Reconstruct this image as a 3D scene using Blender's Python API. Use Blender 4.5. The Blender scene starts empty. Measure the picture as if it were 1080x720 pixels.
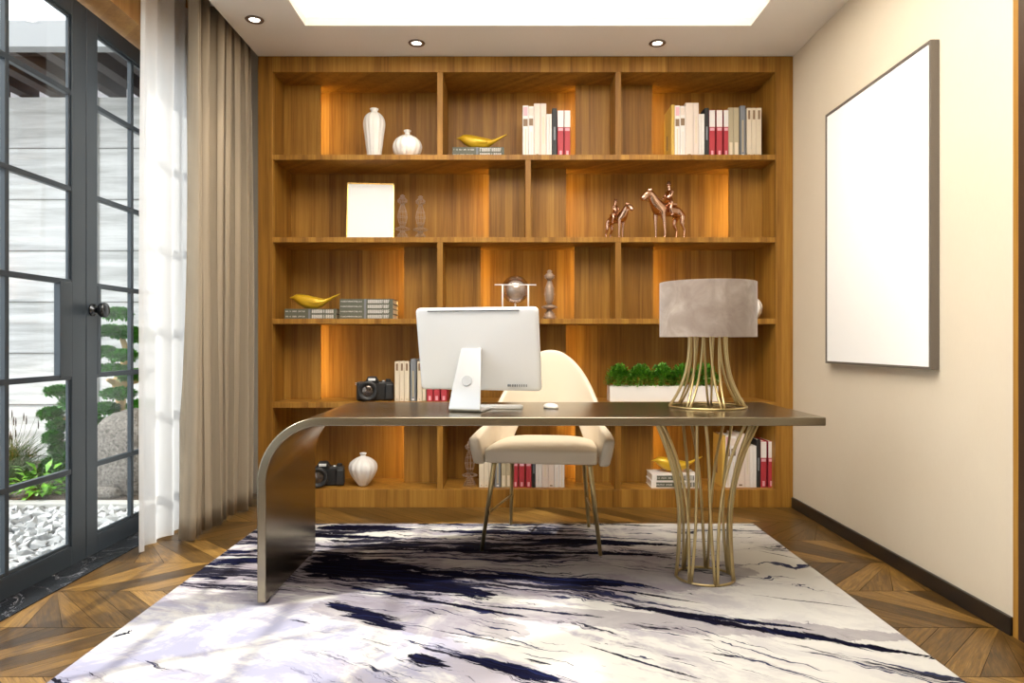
import bpy, bmesh, math, random
from mathutils import Vector, Matrix, noise
R = math.radians; PI = math.pi
random.seed(7)
sc = bpy.context.scene
col = sc.collection
# ------------------------------------------------------------------ camera model
F = 750.0; CX, CY, CH = 538.0, 361.0, 1.02
def at(px, py, Y):
    s = F / Y
    return Vector(((px - CX) / s, Y, CH + (CY - py) / s))
# ------------------------------------------------------------------ helpers
class MB:
    def __init__(s): s.v = []; s.f = []
    def add(s, vs, fs):
        n = len(s.v); s.v += [tuple(p) for p in vs]; s.f += [tuple(i + n for i in f) for f in fs]; return s
    def box(s, x0, x1, y0, y1, z0, z1, M=None):
        vs = [Vector((x, y, z)) for z in (z0, z1) for x, y in ((x0, y0), (x1, y0), (x1, y1), (x0, y1))]
        if M is not None: vs = [M @ p for p in vs]
        return s.add(vs, [(0, 3, 2, 1), (4, 5, 6, 7), (0, 1, 5, 4), (1, 2, 6, 5), (2, 3, 7, 6), (3, 0, 4, 7)])
    def lathe(s, prof, n=32, flute=0, fa=0.0, M=None, cap=True):
        vs = []; fs = []
        for r, z in prof:
            for i in range(n):
                a = 2 * PI * i / n
                rr = r * (1 - fa * (0.5 - 0.5 * abs(math.cos(flute * a / 2)) * 2 + 0.5)) if flute else r
                vs.append(Vector((rr * math.cos(a), rr * math.sin(a), z)))
        m = len(prof)
        for k in range(m - 1):
            for i in range(n):
                j = (i + 1) % n
                fs.append((k * n + i, k * n + j, (k + 1) * n + j, (k + 1) * n + i))
        if cap:
            fs.append(tuple(range(n - 1, -1, -1))); fs.append(tuple((m - 1) * n + i for i in range(n)))
        if M is not None: vs = [M @ p for p in vs]
        return s.add(vs, fs)
    def tube(s, pts, r, n=8, closed=False):
        pts = [Vector(p) for p in pts]; m = len(pts)
        rs = r if isinstance(r, (list, tuple)) else [r] * m
        vs = []; fs = []; up = None
        for k in range(m):
            a = pts[(k - 1) % m] if (k > 0 or closed) else pts[k]
            b = pts[(k + 1) % m] if (k < m - 1 or closed) else pts[k]
            t = (b - a).normalized()
            if up is None:
                up = Vector((0, 0, 1)) if abs(t.z) < 0.9 else Vector((1, 0, 0))
            u = (up - t * up.dot(t)).normalized(); w = t.cross(u); up = u
            for i in range(n):
                an = 2 * PI * i / n
                vs.append(pts[k] + (u * math.cos(an) + w * math.sin(an)) * rs[k])
        for k in range(m if closed else m - 1):
            for i in range(n):
                j = (i + 1) % n; k2 = (k + 1) % m
                fs.append((k * n + i, k * n + j, k2 * n + j, k2 * n + i))
        if not closed:
            fs.append(tuple(range(n - 1, -1, -1))); fs.append(tuple((m - 1) * n + i for i in range(n)))
        return s.add(vs, fs)
    def ball(s, c, rx, ry=None, rz=None, n=16, M=None):
        ry = ry or rx; rz = rz or rx; m = n // 2; c = Vector(c)
        vs = [Vector((0, 0, -rz))]; fs = []
        for k in range(1, m):
            p = -PI / 2 + PI * k / m
            for i in range(n):
                a = 2 * PI * i / n
                vs.append(Vector((rx * math.cos(p) * math.cos(a), ry * math.cos(p) * math.sin(a), rz * math.sin(p))))
        vs.append(Vector((0, 0, rz)))
        for i in range(n): fs.append((0, 1 + (i + 1) % n, 1 + i))
        for k in range(m - 2):
            for i in range(n):
                j = (i + 1) % n
                fs.append((1 + k * n + i, 1 + k * n + j, 1 + (k + 1) * n + j, 1 + (k + 1) * n + i))
        b = 1 + (m - 2) * n; t = len(vs) - 1
        for i in range(n): fs.append((b + i, b + (i + 1) % n, t))
        if M is not None: vs = [M @ p for p in vs]
        return s.add([p + c for p in vs], fs)
    def build(s, name, mat, parent=None, loc=(0, 0, 0), smooth=False, bevel=0, seg=2, rotz=0, subsurf=0):
        me = bpy.data.meshes.new(name); me.from_pydata(s.v, [], s.f); me.update()
        bm = bmesh.new(); bm.from_mesh(me); bmesh.ops.recalc_face_normals(bm, faces=bm.faces); bm.to_mesh(me); bm.free()
        if mat: me.materials.append(mat)
        o = bpy.data.objects.new(name, me); col.objects.link(o)
        o.location = loc; o.rotation_euler = (0, 0, rotz)
        if parent: o.parent = parent
        if smooth:
            for p in me.polygons: p.use_smooth = True
        if bevel:
            b = o.modifiers.new('bevel', 'BEVEL'); b.width = bevel; b.segments = seg; b.limit_method = 'ANGLE'; b.angle_limit = R(40)
            for p in me.polygons: p.use_smooth = True
            b.harden_normals = True
        if subsurf:
            b = o.modifiers.new('sub', 'SUBSURF'); b.levels = subsurf; b.render_levels = subsurf
            for p in me.polygons: p.use_smooth = True
        return o
def box(name, mat, x0, x1, y0, y1, z0, z1, parent=None, bevel=0, seg=2, loc=(0, 0, 0)):
    return MB().box(x0, x1, y0, y1, z0, z1).build(name, mat, parent, bevel=bevel, seg=seg, loc=loc)
def tag(o, label=None, cat=None, group=None, kind=None):
    if label: o['label'] = label
    if cat: o['category'] = cat
    if group: o['group'] = group
    if kind: o['kind'] = kind
    return o
def thing(name, label, cat, loc=(0, 0, 0), rotz=0, group=None):
    o = bpy.data.objects.new(name, None); col.objects.link(o); o.empty_display_size = 0.05
    o.location = loc; o.rotation_euler = (0, 0, rotz)
    return tag(o, label, cat, group)
def struct(o): o['kind'] = 'structure'; return o
def copy_tree(o, parent=None):
    c = o.copy(); col.objects.link(c)
    if parent: c.parent = parent
    for ch in list(o.children): copy_tree(ch, c)
    return c
def skin(name, verts, edges, radii, mat, parent=None, sub=2):
    me = bpy.data.meshes.new(name); me.from_pydata(verts, edges, []); me.materials.append(mat)
    o = bpy.data.objects.new(name, me); col.objects.link(o)
    if parent: o.parent = parent
    o.modifiers.new('skin', 'SKIN').use_smooth_shade = True
    if not me.skin_vertices: 
        bm = bmesh.new(); bm.from_mesh(me); bm.verts.layers.skin.verify(); bm.to_mesh(me); bm.free()
    sv = me.skin_vertices[0].data
    for i, r in enumerate(radii):
        sv[i].radius = (r, r) if not isinstance(r, tuple) else r
        sv[i].use_root = (i == 0)
    m = o.modifiers.new('sub', 'SUBSURF'); m.levels = sub; m.render_levels = sub
    return o
# ------------------------------------------------------------------ materials
def mat(name, color=(.8, .8, .8), rough=.5, metal=0, **kw):
    m = bpy.data.materials.new(name); m.use_nodes = True
    b = m.node_tree.nodes['Principled BSDF']
    b.inputs['Base Color'].default_value = (*color, 1); b.inputs['Roughness'].default_value = rough
    b.inputs['Metallic'].default_value = metal
    for k, v in kw.items(): b.inputs[k.replace('_', ' ')].default_value = v
    return m
class G:
    """small node-graph writer"""
    def __init__(s, m): s.m = m; s.t = m.node_tree; s.b = s.t.nodes.get('Principled BSDF')
    def n(s, typ, ins=None, **props):
        x = s.t.nodes.new(typ)
        for k, v in props.items(): setattr(x, k, v)
        if ins:
            for k, v in ins.items(): s.put(x.inputs[k], v)
        return x
    def put(s, sock, v):
        if isinstance(v, bpy.types.NodeSocket): s.t.links.new(v, sock)
        elif isinstance(v, bpy.types.Node): s.t.links.new(v.outputs[0], sock)
        else: sock.default_value = v
    def math(s, op, a, b=0.0, c=None, clamp=False):
        ins = {0: a, 1: b}
        if c is not None: ins[2] = c
        return s.n('ShaderNodeMath', ins, operation=op, use_clamp=clamp).outputs[0]
    def co(s, scale=(1, 1, 1), rot=(0, 0, 0), kind='Object'):
        tc = s.n('ShaderNodeTexCoord')
        return s.n('ShaderNodeMapping', {'Vector': tc.outputs[kind], 'Scale': scale, 'Rotation': rot}).outputs[0]
    def noise(s, vec, scale=5, detail=4, rough=.5, dist=0):
        return s.n('ShaderNodeTexNoise', {'Vector': vec, 'Scale': scale, 'Detail': detail, 'Roughness': rough, 'Distortion': dist}).outputs[0]
    def ramp(s, fac, stops):
        r = s.n('ShaderNodeValToRGB', {'Fac': fac}); e = r.color_ramp.elements
        while len(e) > 1: e.remove(e[0])
        e[0].position = stops[0][0]; e[0].color = (*stops[0][1], 1)
        for p, c in stops[1:]:
            k = e.new(p); k.color = (*c, 1)
        return r.outputs[0]
    def mix(s, fac, a, b, mode='MIX'):
        x = s.n('ShaderNodeMix', data_type='RGBA', blend_type=mode)
        s.put(x.inputs[0], fac)
        for i, v in ((6, a), (7, b)):
            if isinstance(v, tuple): v = (*v, 1) if len(v) == 3 else v
            s.put(x.inputs[i], v)
        return x.outputs[2]
    def bump(s, h, strength=.2, dist=.002):
        x = s.n('ShaderNodeBump', {'Height': h, 'Strength': strength, 'Distance': dist})
        s.put(s.b.inputs['Normal'], x.outputs[0])
def wood(name, dark, mid, light, strip=.045, rough=.46, axis='z'):
    m = mat(name, mid, rough); g = G(m); g.b.inputs['Specular IOR Level'].default_value = .28
    sc3 = {'z': (1, 1, .035), 'x': (.035, 1, 1)}[axis]
    v = g.co(sc3)
    n1 = g.noise(v, 90, 3, .6); n2 = g.noise(v, 22, 2, .5)
    tc = g.n('ShaderNodeTexCoord').outputs['Object']
    sp = g.n('ShaderNodeSeparateXYZ', {0: tc})
    ii = g.math('FLOOR', g.math('DIVIDE', g.math('ADD', sp.outputs[0], sp.outputs[1]), strip))
    wn = g.n('ShaderNodeTexWhiteNoise', {'W': ii}, noise_dimensions='1D').outputs[0]
    f = g.math('ADD', g.math('MULTIPLY', n1, .45), g.math('ADD', g.math('MULTIPLY', n2, .35), g.math('MULTIPLY', wn, .22)))
    c = g.ramp(f, [(.24, dark), (.5, mid), (.78, light)])
    g.put(g.b.inputs['Base Color'], c); g.bump(n1, .08, .001)
    return m
M = {}
M['wood'] = wood('shelf_walnut', (.14, .056, .006), (.30, .138, .020), (.46, .24, .044))
M['wood_trim'] = wood('trim_wood', (.30, .14, .04), (.45, .23, .07), (.58, .33, .11))
M['white'] = mat('ceiling_paint', (.86, .84, .81), .6)
M['cer'] = mat('white_glaze', (.85, .82, .78), .25)
M['gold'] = mat('gold_glaze', (.66, .40, .02), .30, .25)
M['brass'] = mat('antique_brass', (.56, .44, .22), .33, .9)
M['bronze'] = mat('copper_bronze', (.66, .42, .30), .20, 1)
M['wire'] = mat('rust_wire', (.42, .30, .22), .45, .3)
M['black'] = mat('black_plastic', (.022, .022, .022), .42)
M['plate'] = mat('grey_plate', (.42, .43, .44), .4)
M['blacks'] = mat('black_gloss', (.01, .01, .012), .1)
M['steelframe'] = mat('charcoal_frame', (.030, .041, .053), .35, .0)
M['alu'] = mat('aluminium', (.84, .85, .86), .36, .12)
M['aluw'] = mat('satin_silver', (.78, .79, .80), .3, .6)
M['skirt'] = mat('black_skirting', (.018, .014, .012), .3)
M['artwhite'] = mat('blank_canvas', (.93, .93, .92), .7)
M['artframe'] = mat('taupe_frame', (.17, .145, .12), .4, .3)
M['goldframe'] = mat('gold_frame', (.75, .52, .18), .25, 1)
M['paper'] = mat('page_paper', (.76, .68, .54), .8)
M['chrome'] = mat('chrome', (.8, .78, .76), .06, 1)
M['stone_white'] = mat('white_stone', (.44, .45, .46), .8)
M['soil'] = mat('soil', (.05, .035, .025), .9)
M['spec'] = mat('downlight_rim', (.20, .15, .12), .3, .6)
def emis(name, c, s):
    m = bpy.data.materials.new(name); m.use_nodes = True; t = m.node_tree
    t.nodes.remove(t.nodes['Principled BSDF'])
    e = t.nodes.new('ShaderNodeEmission'); e.inputs[0].default_value = (*c, 1); e.inputs[1].default_value = s
    t.links.new(e.outputs[0], t.nodes['Material Output'].inputs[0]); return m
M['led'] = emis('warm_led', (1, .68, .20), 28)
M['cove'] = emis('cove_led', (1, .84, .58), 14)
M['panel_light'] = emis('ceiling_panel_light', (1, .945, .86), 8.4)
M['bulb'] = emis('downlight_bulb', (1, .93, .80), 14)
# leather
m = mat('cream_leather', (.70, .60, .46), .42); g = G(m); n = g.noise(g.co(), 220, 3); g.bump(n, .12, .0006); M['leather'] = m
# desk metal
m = mat('champagne_metal', (.30, .26, .19), .23, .95)
M['desk'] = m
# shade
m = mat('taupe_velvet', (.36, .29, .25), .75); g = G(m)
n = g.noise(g.co(), 9, 5, .6, .5); g.put(g.b.inputs['Base Color'], g.ramp(n, [(.3, (.22, .165, .135)), (.52, (.30, .24, .20)), (.72, (.43, .36, .31))]))
g.b.inputs['Sheen Weight'].default_value = .3; M['shade'] = m
# wall paper
m = mat('cream_wallpaper', (.71, .62, .50), .62); g = G(m)
n = g.noise(g.co((1, 1, 1)), 3.5, 4, .6); n2 = g.noise(g.co((1, 60, 6)), 4, 3, .6)
c = g.mix(g.math('MULTIPLY', g.math('ADD', n, n2), .5), (.63, .54, .41), (.71, .63, .50)); g.put(g.b.inputs['Base Color'], c); g.bump(n2, .08, .001); M['wall'] = m
# curtain fabric
m = mat('beige_drape', (.45, .375, .29), .8); g = G(m); n = g.noise(g.co((1, 1, .02)), 60, 3); n3 = g.noise(g.co(), 700, 1)
g.put(g.b.inputs['Base Color'], g.mix(n, (.31, .255, .185), (.40, .335, .25))); g.bump(n3, .1, .0006); M['drape'] = m
# sheer
m = bpy.data.materials.new('white_sheer'); m.use_nodes = True; g = G(m)
t = g.n('ShaderNodeBsdfTransparent', {0: (1, 1, 1, 1)}); tl = g.n('ShaderNodeBsdfTranslucent', {0: (.96, .96, .97, 1)})
d = g.n('ShaderNodeBsdfDiffuse', {0: (.93, .93, .93, 1)})
a = g.n('ShaderNodeMixShader', {0: .5, 1: d.outputs[0], 2: tl.outputs[0]})
b = g.n('ShaderNodeMixShader', {0: .80, 1: t.outputs[0], 2: a.outputs[0]})
g.t.links.new(b.outputs[0], g.t.nodes['Material Output'].inputs[0]); M['sheer'] = m
# glass
def glass(name, tint=(1, 1, 1), refl=.06, rough=0.0):
    m = bpy.data.materials.new(name); m.use_nodes = True; g = G(m)
    t = g.n('ShaderNodeBsdfTransparent', {0: (*tint, 1)}); gl = g.n('ShaderNodeBsdfGlossy', {'Roughness': rough})
    fr = g.n('ShaderNodeLayerWeight', {0: .35}); f = g.math('MULTIPLY_ADD', fr.outputs['Fresnel'], refl, refl * .2, clamp=True)
    x = g.n('ShaderNodeMixShader', {0: f, 1: t.outputs[0], 2: gl.outputs[0]})
    g.t.links.new(x.outputs[0], g.t.nodes['Material Output'].inputs[0]); return m
M['glass'] = glass('door_glass', (.97, .985, .985), .10)
M['lens'] = mat('lens_glass', (.16, .13, .11), .1, .8)
M['amber'] = glass('smoky_glass', (.86, .78, .72), .5)
# travertine wall outside
m = mat('travertine', (.60, .61, .60), .6); g = G(m)
n = g.noise(g.co((.5, .5, 7)), 2.2, 8, .65, .3)
g.put(g.b.inputs['Base Color'], g.ramp(n, [(.36, (.46, .46, .45)), (.5, (.62, .62, .61)), (.64, (.74, .74, .73))])); M['trav'] = m
# black marble
m = mat('black_marble', (.02, .022, .026), .2); g = G(m)
v = g.co((1, 1, 1)); n = g.noise(v, 3, 6, .6, 1.2); w = g.math('ABSOLUTE', g.math('SUBTRACT', n, .5))
g.put(g.b.inputs['Base Color'], g.ramp(w, [(0, (.30, .30, .32)), (.0025, (.06, .06, .07)), (.008, (.018, .02, .024))])); M['marble'] = m
# boulder
m = mat('granite_boulder', (.28, .25, .22), .9); g = G(m)
n = g.noise(g.co(), 60, 6, .7); n2 = g.noise(g.co(), 6, 3)
g.put(g.b.inputs['Base Color'], g.ramp(n, [(.35, (.05, .045, .04)), (.5, (.15, .135, .12)), (.66, (.27, .25, .23))])); g.bump(n, .6, .01); M['rock'] = m
def leafmat(name, a, b):
    m = mat(name, a, .5); g = G(m); n = g.noise(g.co(), 25, 3)
    g.put(g.b.inputs['Base Color'], g.mix(g.ramp(n, [(.35, (0, 0, 0)), (.65, (1, 1, 1))]), a, b)); return m
M['pine'] = leafmat('pine_needles', (.018, .13, .010), (.06, .30, .02))
M['leaf'] = leafmat('bright_leaf', (.06, .22, .008), (.17, .42, .02))
M['grass'] = leafmat('grass_blade', (.015, .06, .01), (.05, .14, .02))
M['herb'] = leafmat('boxwood_leaf', (.04, .19, .006), (.17, .42, .03))
M['bark'] = mat('tan_bark', (.48, .33, .16), .8)
M['seed'] = mat('seed_head', (.03, .022, .02), .9)
M['lily'] = mat('pale_petal', (.75, .72, .45), .5)
M['beamdark'] = mat('dark_pergola_wood', (.016, .007, .006), .6)
M['soffit'] = mat('grey_soffit', (.30, .27, .27), .7)
M['fascia'] = mat('white_fascia', (.27, .28, .29), .5)
M['kerb'] = mat('grey_kerb', (.42, .42, .40), .7)
# parquet: uv u along plank, v = random id
m = mat('oak_parquet', (.3, .15, .05), .3); g = G(m)
uv = g.n('ShaderNodeTexCoord').outputs['UV']
sp = g.n('ShaderNodeSeparateXYZ', {0: uv})
pid = g.math('FLOOR', sp.outputs[1])
wn = g.n('ShaderNodeTexWhiteNoise', {'W': pid}, noise_dimensions='1D').outputs[0]
vv = g.n('ShaderNodeCombineXYZ', {0: g.math('MULTIPLY', sp.outputs[0], 1.4), 1: g.math('MULTIPLY', sp.outputs[1], 1.0), 2: pid}).outputs[0]
mp = g.n('ShaderNodeMapping', {'Vector': vv, 'Scale': (1.6, 4.0, 1)}).outputs[0]
ring = g.noise(mp, 2.2, 6, .62, .9); fine = g.noise(g.n('ShaderNodeMapping', {'Vector': vv, 'Scale': (3, 48, 1)}).outputs[0], 3, 4, .6)
f = g.math('ADD', g.math('MULTIPLY', ring, .40), g.math('ADD', g.math('MULTIPLY', fine, .52), g.math('MULTIPLY', g.math('SUBTRACT', wn, .5), .17)))
g.put(g.b.inputs['Base Color'], g.ramp(f, [(.28, (.018, .009, .003)), (.42, (.085, .043, .009)), (.54, (.215, .112, .024)), (.68, (.44, .26, .07))]))
g.put(g.b.inputs['Roughness'], g.n('ShaderNodeMapRange', {0: fine, 3: .24, 4: .42}).outputs[0]); g.bump(fine, .10, .001); M['parquet'] = m
M['groove'] = mat('parquet_joint', (.03, .014, .006), .6)
# rug
m = mat('ink_wash_rug', (.8, .8, .8), 1.0); g = G(m); g.b.inputs['Specular IOR Level'].default_value = .05
tc = g.n('ShaderNodeTexCoord').outputs['Object']; sp = g.n('ShaderNodeSeparateXYZ', {0: tc}); X, Y_ = sp.outputs[0], sp.outputs[1]
# Object origin: rug centre front edge; X -1.37..1.37, Y 0..2.36 (back)
def mr(v, a, b, c=0., d=1.): return g.n('ShaderNodeMapRange', {0: v, 1: a, 2: b, 3: c, 4: d}, interpolation_type='SMOOTHSTEP').outputs[0]
slope = mr(Y_, .5, 2.0, .60, .07)
warp = g.math('MULTIPLY', g.math('SUBTRACT', g.noise(tc, 1.9, 5, .6), .5), .30)
v1 = g.math('ADD', g.math('ADD', Y_, g.math('MULTIPLY', slope, X)), warp)
def st(sx, sy, z, det=6, rg=.62, dist=.35):
    vec = g.n('ShaderNodeCombineXYZ', {0: g.math('MULTIPLY', X, sx), 1: g.math('MULTIPLY', v1, sy), 2: z}).outputs[0]
    return g.noise(vec, 1, det, rg, dist)
def mul(*a):
    r = a[0]
    for b_ in a[1:]: r = g.math('MULTIPLY', r, b_)
    return r
def inv(a): return g.math('SUBTRACT', 1.0, a)
big = st(1.0, 6.5, 1.3, 8, .66); med = st(2.0, 17, 5.1, 8, .72, .5); thin = st(1.6, 34, 9.7, 5, .6); dash = st(4.5, 26, 3.3, 4, .55, .6); wash = g.noise(tc, 2.3, 8, .7, 1.2)
back = mr(Y_, 1.05, 1.45); left = mr(X, .95, .1)
dens = g.math('ADD', mul(back, left, .080), g.math('ADD', mul(back, .015), mul(mr(X, -1.0, -.3), mr(X, 1.2, .5), inv(back), .035)))
ink = mr(g.math('ADD', g.math('ADD', g.math('MULTIPLY', big, .5), g.math('MULTIPLY', med, .5)), dens), .585, .612)
ink2 = mul(mr(g.math('ADD', thin, g.math('MULTIPLY', dens, .5)), .625, .64), mr(X, -.9, -.3))
ink3 = mul(mr(dash, .70, .712), mr(X, -.5, .0))
inkall = g.math('MAXIMUM', ink, g.math('MAXIMUM', ink2, ink3))
halo = mul(mr(g.math('ADD', g.math('ADD', g.math('MULTIPLY', big, .6), g.math('MULTIPLY', wash, .4)), mul(dens, .8)), .50, .57), mr(X, 1.1, .2, .25, 1.))
greyL = mul(mr(X, -.05, -.35), inv(back))
gw = mul(mr(g.math('ADD', wash, g.math('MULTIPLY', med, .25)), .50, .72), greyL)
midw = mul(mr(g.math('ADD', big, mul(wash, .3)), .56, .66), mr(Y_, .95, 1.2), mr(Y_, 2.1, 1.75), mr(X, 1.2, .5))
def fl(px, py):
    Y0 = F * CH / (py - CY); return ((px - CX) * Y0 / F, Y0 - 1.60)
fz = g.math('SUBTRACT', g.noise(g.n('ShaderNodeCombineXYZ', {0: g.math('MULTIPLY', X, 3.4), 1: g.math('MULTIPLY', v1, 17), 2: 2.2}).outputs[0], 1, 9, .74), .5)
def stroke(p, q, w, amp=3.8):
    (xa, ya), (xb, yb) = fl(*p), fl(*q); L = math.hypot(xb - xa, yb - ya); dx, dy = (xb - xa) / L, (yb - ya) / L
    t = g.math('MULTIPLY_ADD', X, dx / L, g.math('MULTIPLY_ADD', Y_, dy / L, -(xa * dx + ya * dy) / L))
    vv_ = g.math('MULTIPLY_ADD', X, -dy, g.math('MULTIPLY_ADD', Y_, dx, xa * dy - ya * dx))
    vv_ = g.math('ABSOLUTE', g.math('MULTIPLY_ADD', fz, w * amp + .03, vv_))
    tp = g.math('MULTIPLY', g.math('POWER', g.math('MULTIPLY', mul(t, inv(t)), 4.0, clamp=True), .55), w)
    return g.math('MULTIPLY', g.math('SUBTRACT', tp, vv_), 220.0, clamp=True)
ST = [((333, 588), (520, 634), .125), ((320, 600), (420, 612), .10), ((440, 604), (690, 622), .05), ((335, 558), (440, 560), .055), ((300, 566), (420, 569), .035), ((390, 581), (720, 588), .030), ((540, 571), (716, 577), .045), ((450, 562), (640, 567), .03), ((345, 638), (430, 668), .040),
      ((453, 667), (566, 688), .007), ((432, 693), (476, 709), .028), ((480, 695), (592, 722), .038), ((610, 682), (745, 722), .009), ((552, 698), (583, 705), .010), ((640, 640), (860, 668), .020), ((690, 648), (990, 699), .030), ((790, 630), (905, 644), .006),
      ((798, 583), (845, 592), .006), ((215, 597), (300, 592), .055), ((225, 586), (290, 582), .025), ((208, 611), (240, 613), .02), ((700, 560), (790, 562), .008), ((690, 600), (760, 606), .008), ((600, 618), (745, 640), .012), ((350, 618), (560, 655), .020), ((840, 690), (900, 700), .006), ((500, 640), (640, 655), .010), ((118, 676), (140, 668), .012), ((740, 690), (800, 700), .008), ((640, 555), (700, 557), .012)]
acc = None
for a_ in ST:
    m_s = stroke(*a_); acc = m_s if acc is None else g.math('MAXIMUM', acc, m_s)
inkall = g.math('MAXIMUM', mul(inkall, .96), acc)
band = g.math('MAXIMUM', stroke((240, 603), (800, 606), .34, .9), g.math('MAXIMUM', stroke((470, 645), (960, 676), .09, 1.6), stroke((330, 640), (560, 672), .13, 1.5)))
c0_ = None
c0 = g.mix(mul(halo, .8), (.57, .555, .52), (.28, .255, .31))
c0 = g.mix(gw, c0, (.30, .30, .40))
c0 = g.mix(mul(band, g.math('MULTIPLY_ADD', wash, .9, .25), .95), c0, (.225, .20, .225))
c0 = g.mix(mul(midw, .55), c0, (.26, .225, .26))
inkc = g.ramp(thin, [(.36, (.004, .005, .022)), (.5, (.004, .003, .007)), (.66, (.010, .014, .060))])
c = g.mix(inkall, c0, inkc)
g.put(g.b.inputs['Base Color'], c); g.bump(g.noise(tc, 500, 1), .3, .002); M['rug'] = m
M['rugback'] = mat('rug_edge', (.55, .54, .52), .95)
def pal(n, c, r=.55): M[n] = mat('book_' + n, c, r)
pal('b_white', (.80, .76, .72)); pal('b_cream', (.72, .62, .47)); pal('b_rose', (.75, .64, .56)); pal('b_red', (.45, .035, .05)); pal('b_black', (.02, .02, .02))
pal('b_beige', (.45, .38, .25)); pal('b_grey', (.20, .21, .23)); pal('b_tan', (.58, .49, .32)); pal('b_yellow', (.62, .40, .08)); pal('b_brown', (.24, .15, .08)); pal('b_pink', (.75, .40, .45)); pal('b_olive', (.115, .12, .085))
# ================================================================== ROOM
XR = 1.75; ZC = 2.79; YB = 4.80; YF = -1.6
XD = -2.0
# floor: chevron planks
v = []; f = []; uvd = []
pid = 0; W = .375; pw = .098
hgt = pw * math.sqrt(2)
for c in range(0, 18):
    ya = YF + .02 + c * W; yb = ya + W; sgn = 1 if c % 2 == 0 else -1
    x = -3.0 + .05 * (c % 2)
    while x < XR + .6:
        xa = x if sgn > 0 else x + W; xb = x + W if sgn > 0 else x
        gp = .0016
        P = [(xa + gp, ya + gp), (xb + gp, yb - gp), (xb + hgt - gp, yb - gp), (xa + hgt - gp, ya + gp)]
        P = [(min(max(px, XD + .14), XR), min(py, YB + .1)) for px, py in P]
        if max(p[0] for p in P) - min(p[0] for p in P) > .02:
            n = len(v); v += [(px, py, 0) for px, py in P]; f.append((n, n + 3, n + 2, n + 1)); pid += 1
            uvd += [(0, pid + .08), (W * 1.41, pid + .08), (W * 1.41, pid + .92), (0, pid + .92)]
        x += hgt
me = bpy.data.meshes.new('floor'); 
nb = len(v); v += [(XD + .14, YF, -.0015), (XR + .1, YF, -.0015), (XR + .1, YB + .1, -.0015), (XD + .14, YB + .1, -.0015), (XD + .14, YF, -.12), (XR + .1, YF, -.12), (XR + .1, YB + .1, -.12), (XD + .14, YB + .1, -.12)]
f += [(nb, nb + 1, nb + 2, nb + 3), (nb + 4, nb + 7, nb + 6, nb + 5), (nb, nb + 4, nb + 5, nb + 1), (nb + 1, nb + 5, nb + 6, nb + 2), (nb + 2, nb + 6, nb + 7, nb + 3), (nb + 3, nb + 7, nb + 4, nb)]
me.from_pydata(v, [], f); me.materials.append(M['parquet']); me.materials.append(M['groove'])
uvl = me.uv_layers.new(name='UVMap')
for p in me.polygons:
    for li, vi in zip(p.loop_indices, p.vertices):
        uvl.data[li].uv = uvd[vi] if vi < nb else (0, 0)
    if p.index >= pid: p.material_index = 1
floor = bpy.data.objects.new('floor', me); col.objects.link(floor); struct(floor)
struct(box('trim_threshold', M['marble'], XD - .1, XD + .14, YF, 4.6, -.12, .004)).name = 'trim_1'
struct(box('wall_right', M['wall'], XR, XR + .12, YF, YB + .1, 0, 3.1))
struct(box('wall_back', M['wall'], -2.1, XR, YB, YB + .1, 0, 3.1))
struct(box('baseboard_right', M['skirt'], XR - .014, XR, 2.47, 4.39, 0, .065, bevel=.002))
struct(box('wall_front', M['wall'], XD - .1, XR + .12, YF - .12, YF, 0, 3.1))
# wood casing at the right edge with dark door recess
struct(box('trim_2', M['wood'], XR - .006, XR + .002, 2.441, 2.467, 0, ZC, bevel=.001))
struct(box('door_5', mat('dark_door', (.045, .022, .012), .4), XR - .005, XR + .002, 1.45, 2.441, 0, ZC - .002))
struct(box('trim_3', M['wood'], XR - .006, XR + .002, 1.35, 1.45, 0, ZC, bevel=.002))
# left wall: pieces around doors
struct(box('wall_left', M['wall'], XD - .1, XD, 4.22, YB, 0, 3.1))
struct(box('wall_left', M['wall'], XD - .1, XD, YF, -.85, 0, 3.1))
# ceiling slab with tray opening
TX0, TX1, TY0, TY1 = -1.145, 1.346, .9, 3.975; CE = -1.56
cb = MB()
zt = ZC + .05
cb.box(CE, TX0, YF, YB, ZC, zt); cb.box(TX1, XR, YF, YB, ZC, zt); cb.box(TX0, TX1, TY1, YB, ZC, zt); cb.box(TX0, TX1, YF, TY0, ZC, zt)
# tray above
e = .22; zz = ZC + .24
cb.box(TX0 - e, TX1 + e, TY0 - e, TY1 + e, zz, zz + .05)
cb.box(TX0 - e - .03, TX0 - e, TY0 - e, TY1 + e, zt, zz + .05); cb.box(TX1 + e, TX1 + e + .03, TY0 - e, TY1 + e, zt, zz + .05)
cb.box(TX0 - e, TX1 + e, TY1 + e, TY1 + e + .03, zt, zz + .05); cb.box(TX0 - e, TX1 + e, TY0 - e - .03, TY0 - e, zt, zz + .05)
# pocket over the curtains
cb.box(XD - .1, CE, YF, YB, ZC + .22, ZC + .27); cb.box(CE, CE + .02, YF, YB, zt, ZC + .22)
struct(cb.build('ceiling', M['white']))
lt = MB()
for a in ((TX0 - .16, TX0 - .12, TY0, TY1), (TX1 + .12, TX1 + .16, TY0, TY1), (TX0, TX1, TY1 + .12, TY1 + .16), (TX0, TX1, TY0 - .16, TY0 - .12)):
    lt.box(*a, zt + .002, zt + .017)
tag(lt.build('cove_light_strip', M['cove']), 'warm white light strip hidden in the ceiling tray cove', 'light')
lp = thing('ceiling_light_panel', 'large luminous light panel in the recessed ceiling tray', 'ceiling light', (.1, 2.2, zz))
box('light_diffuser', M['panel_light'], -.95, .95, -1.05, 1.05, -.02, -.004, lp, bevel=.004)
box('panel_frame', M['white'], -.98, .98, -1.08, 1.08, -.006, 0, lp)
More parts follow.
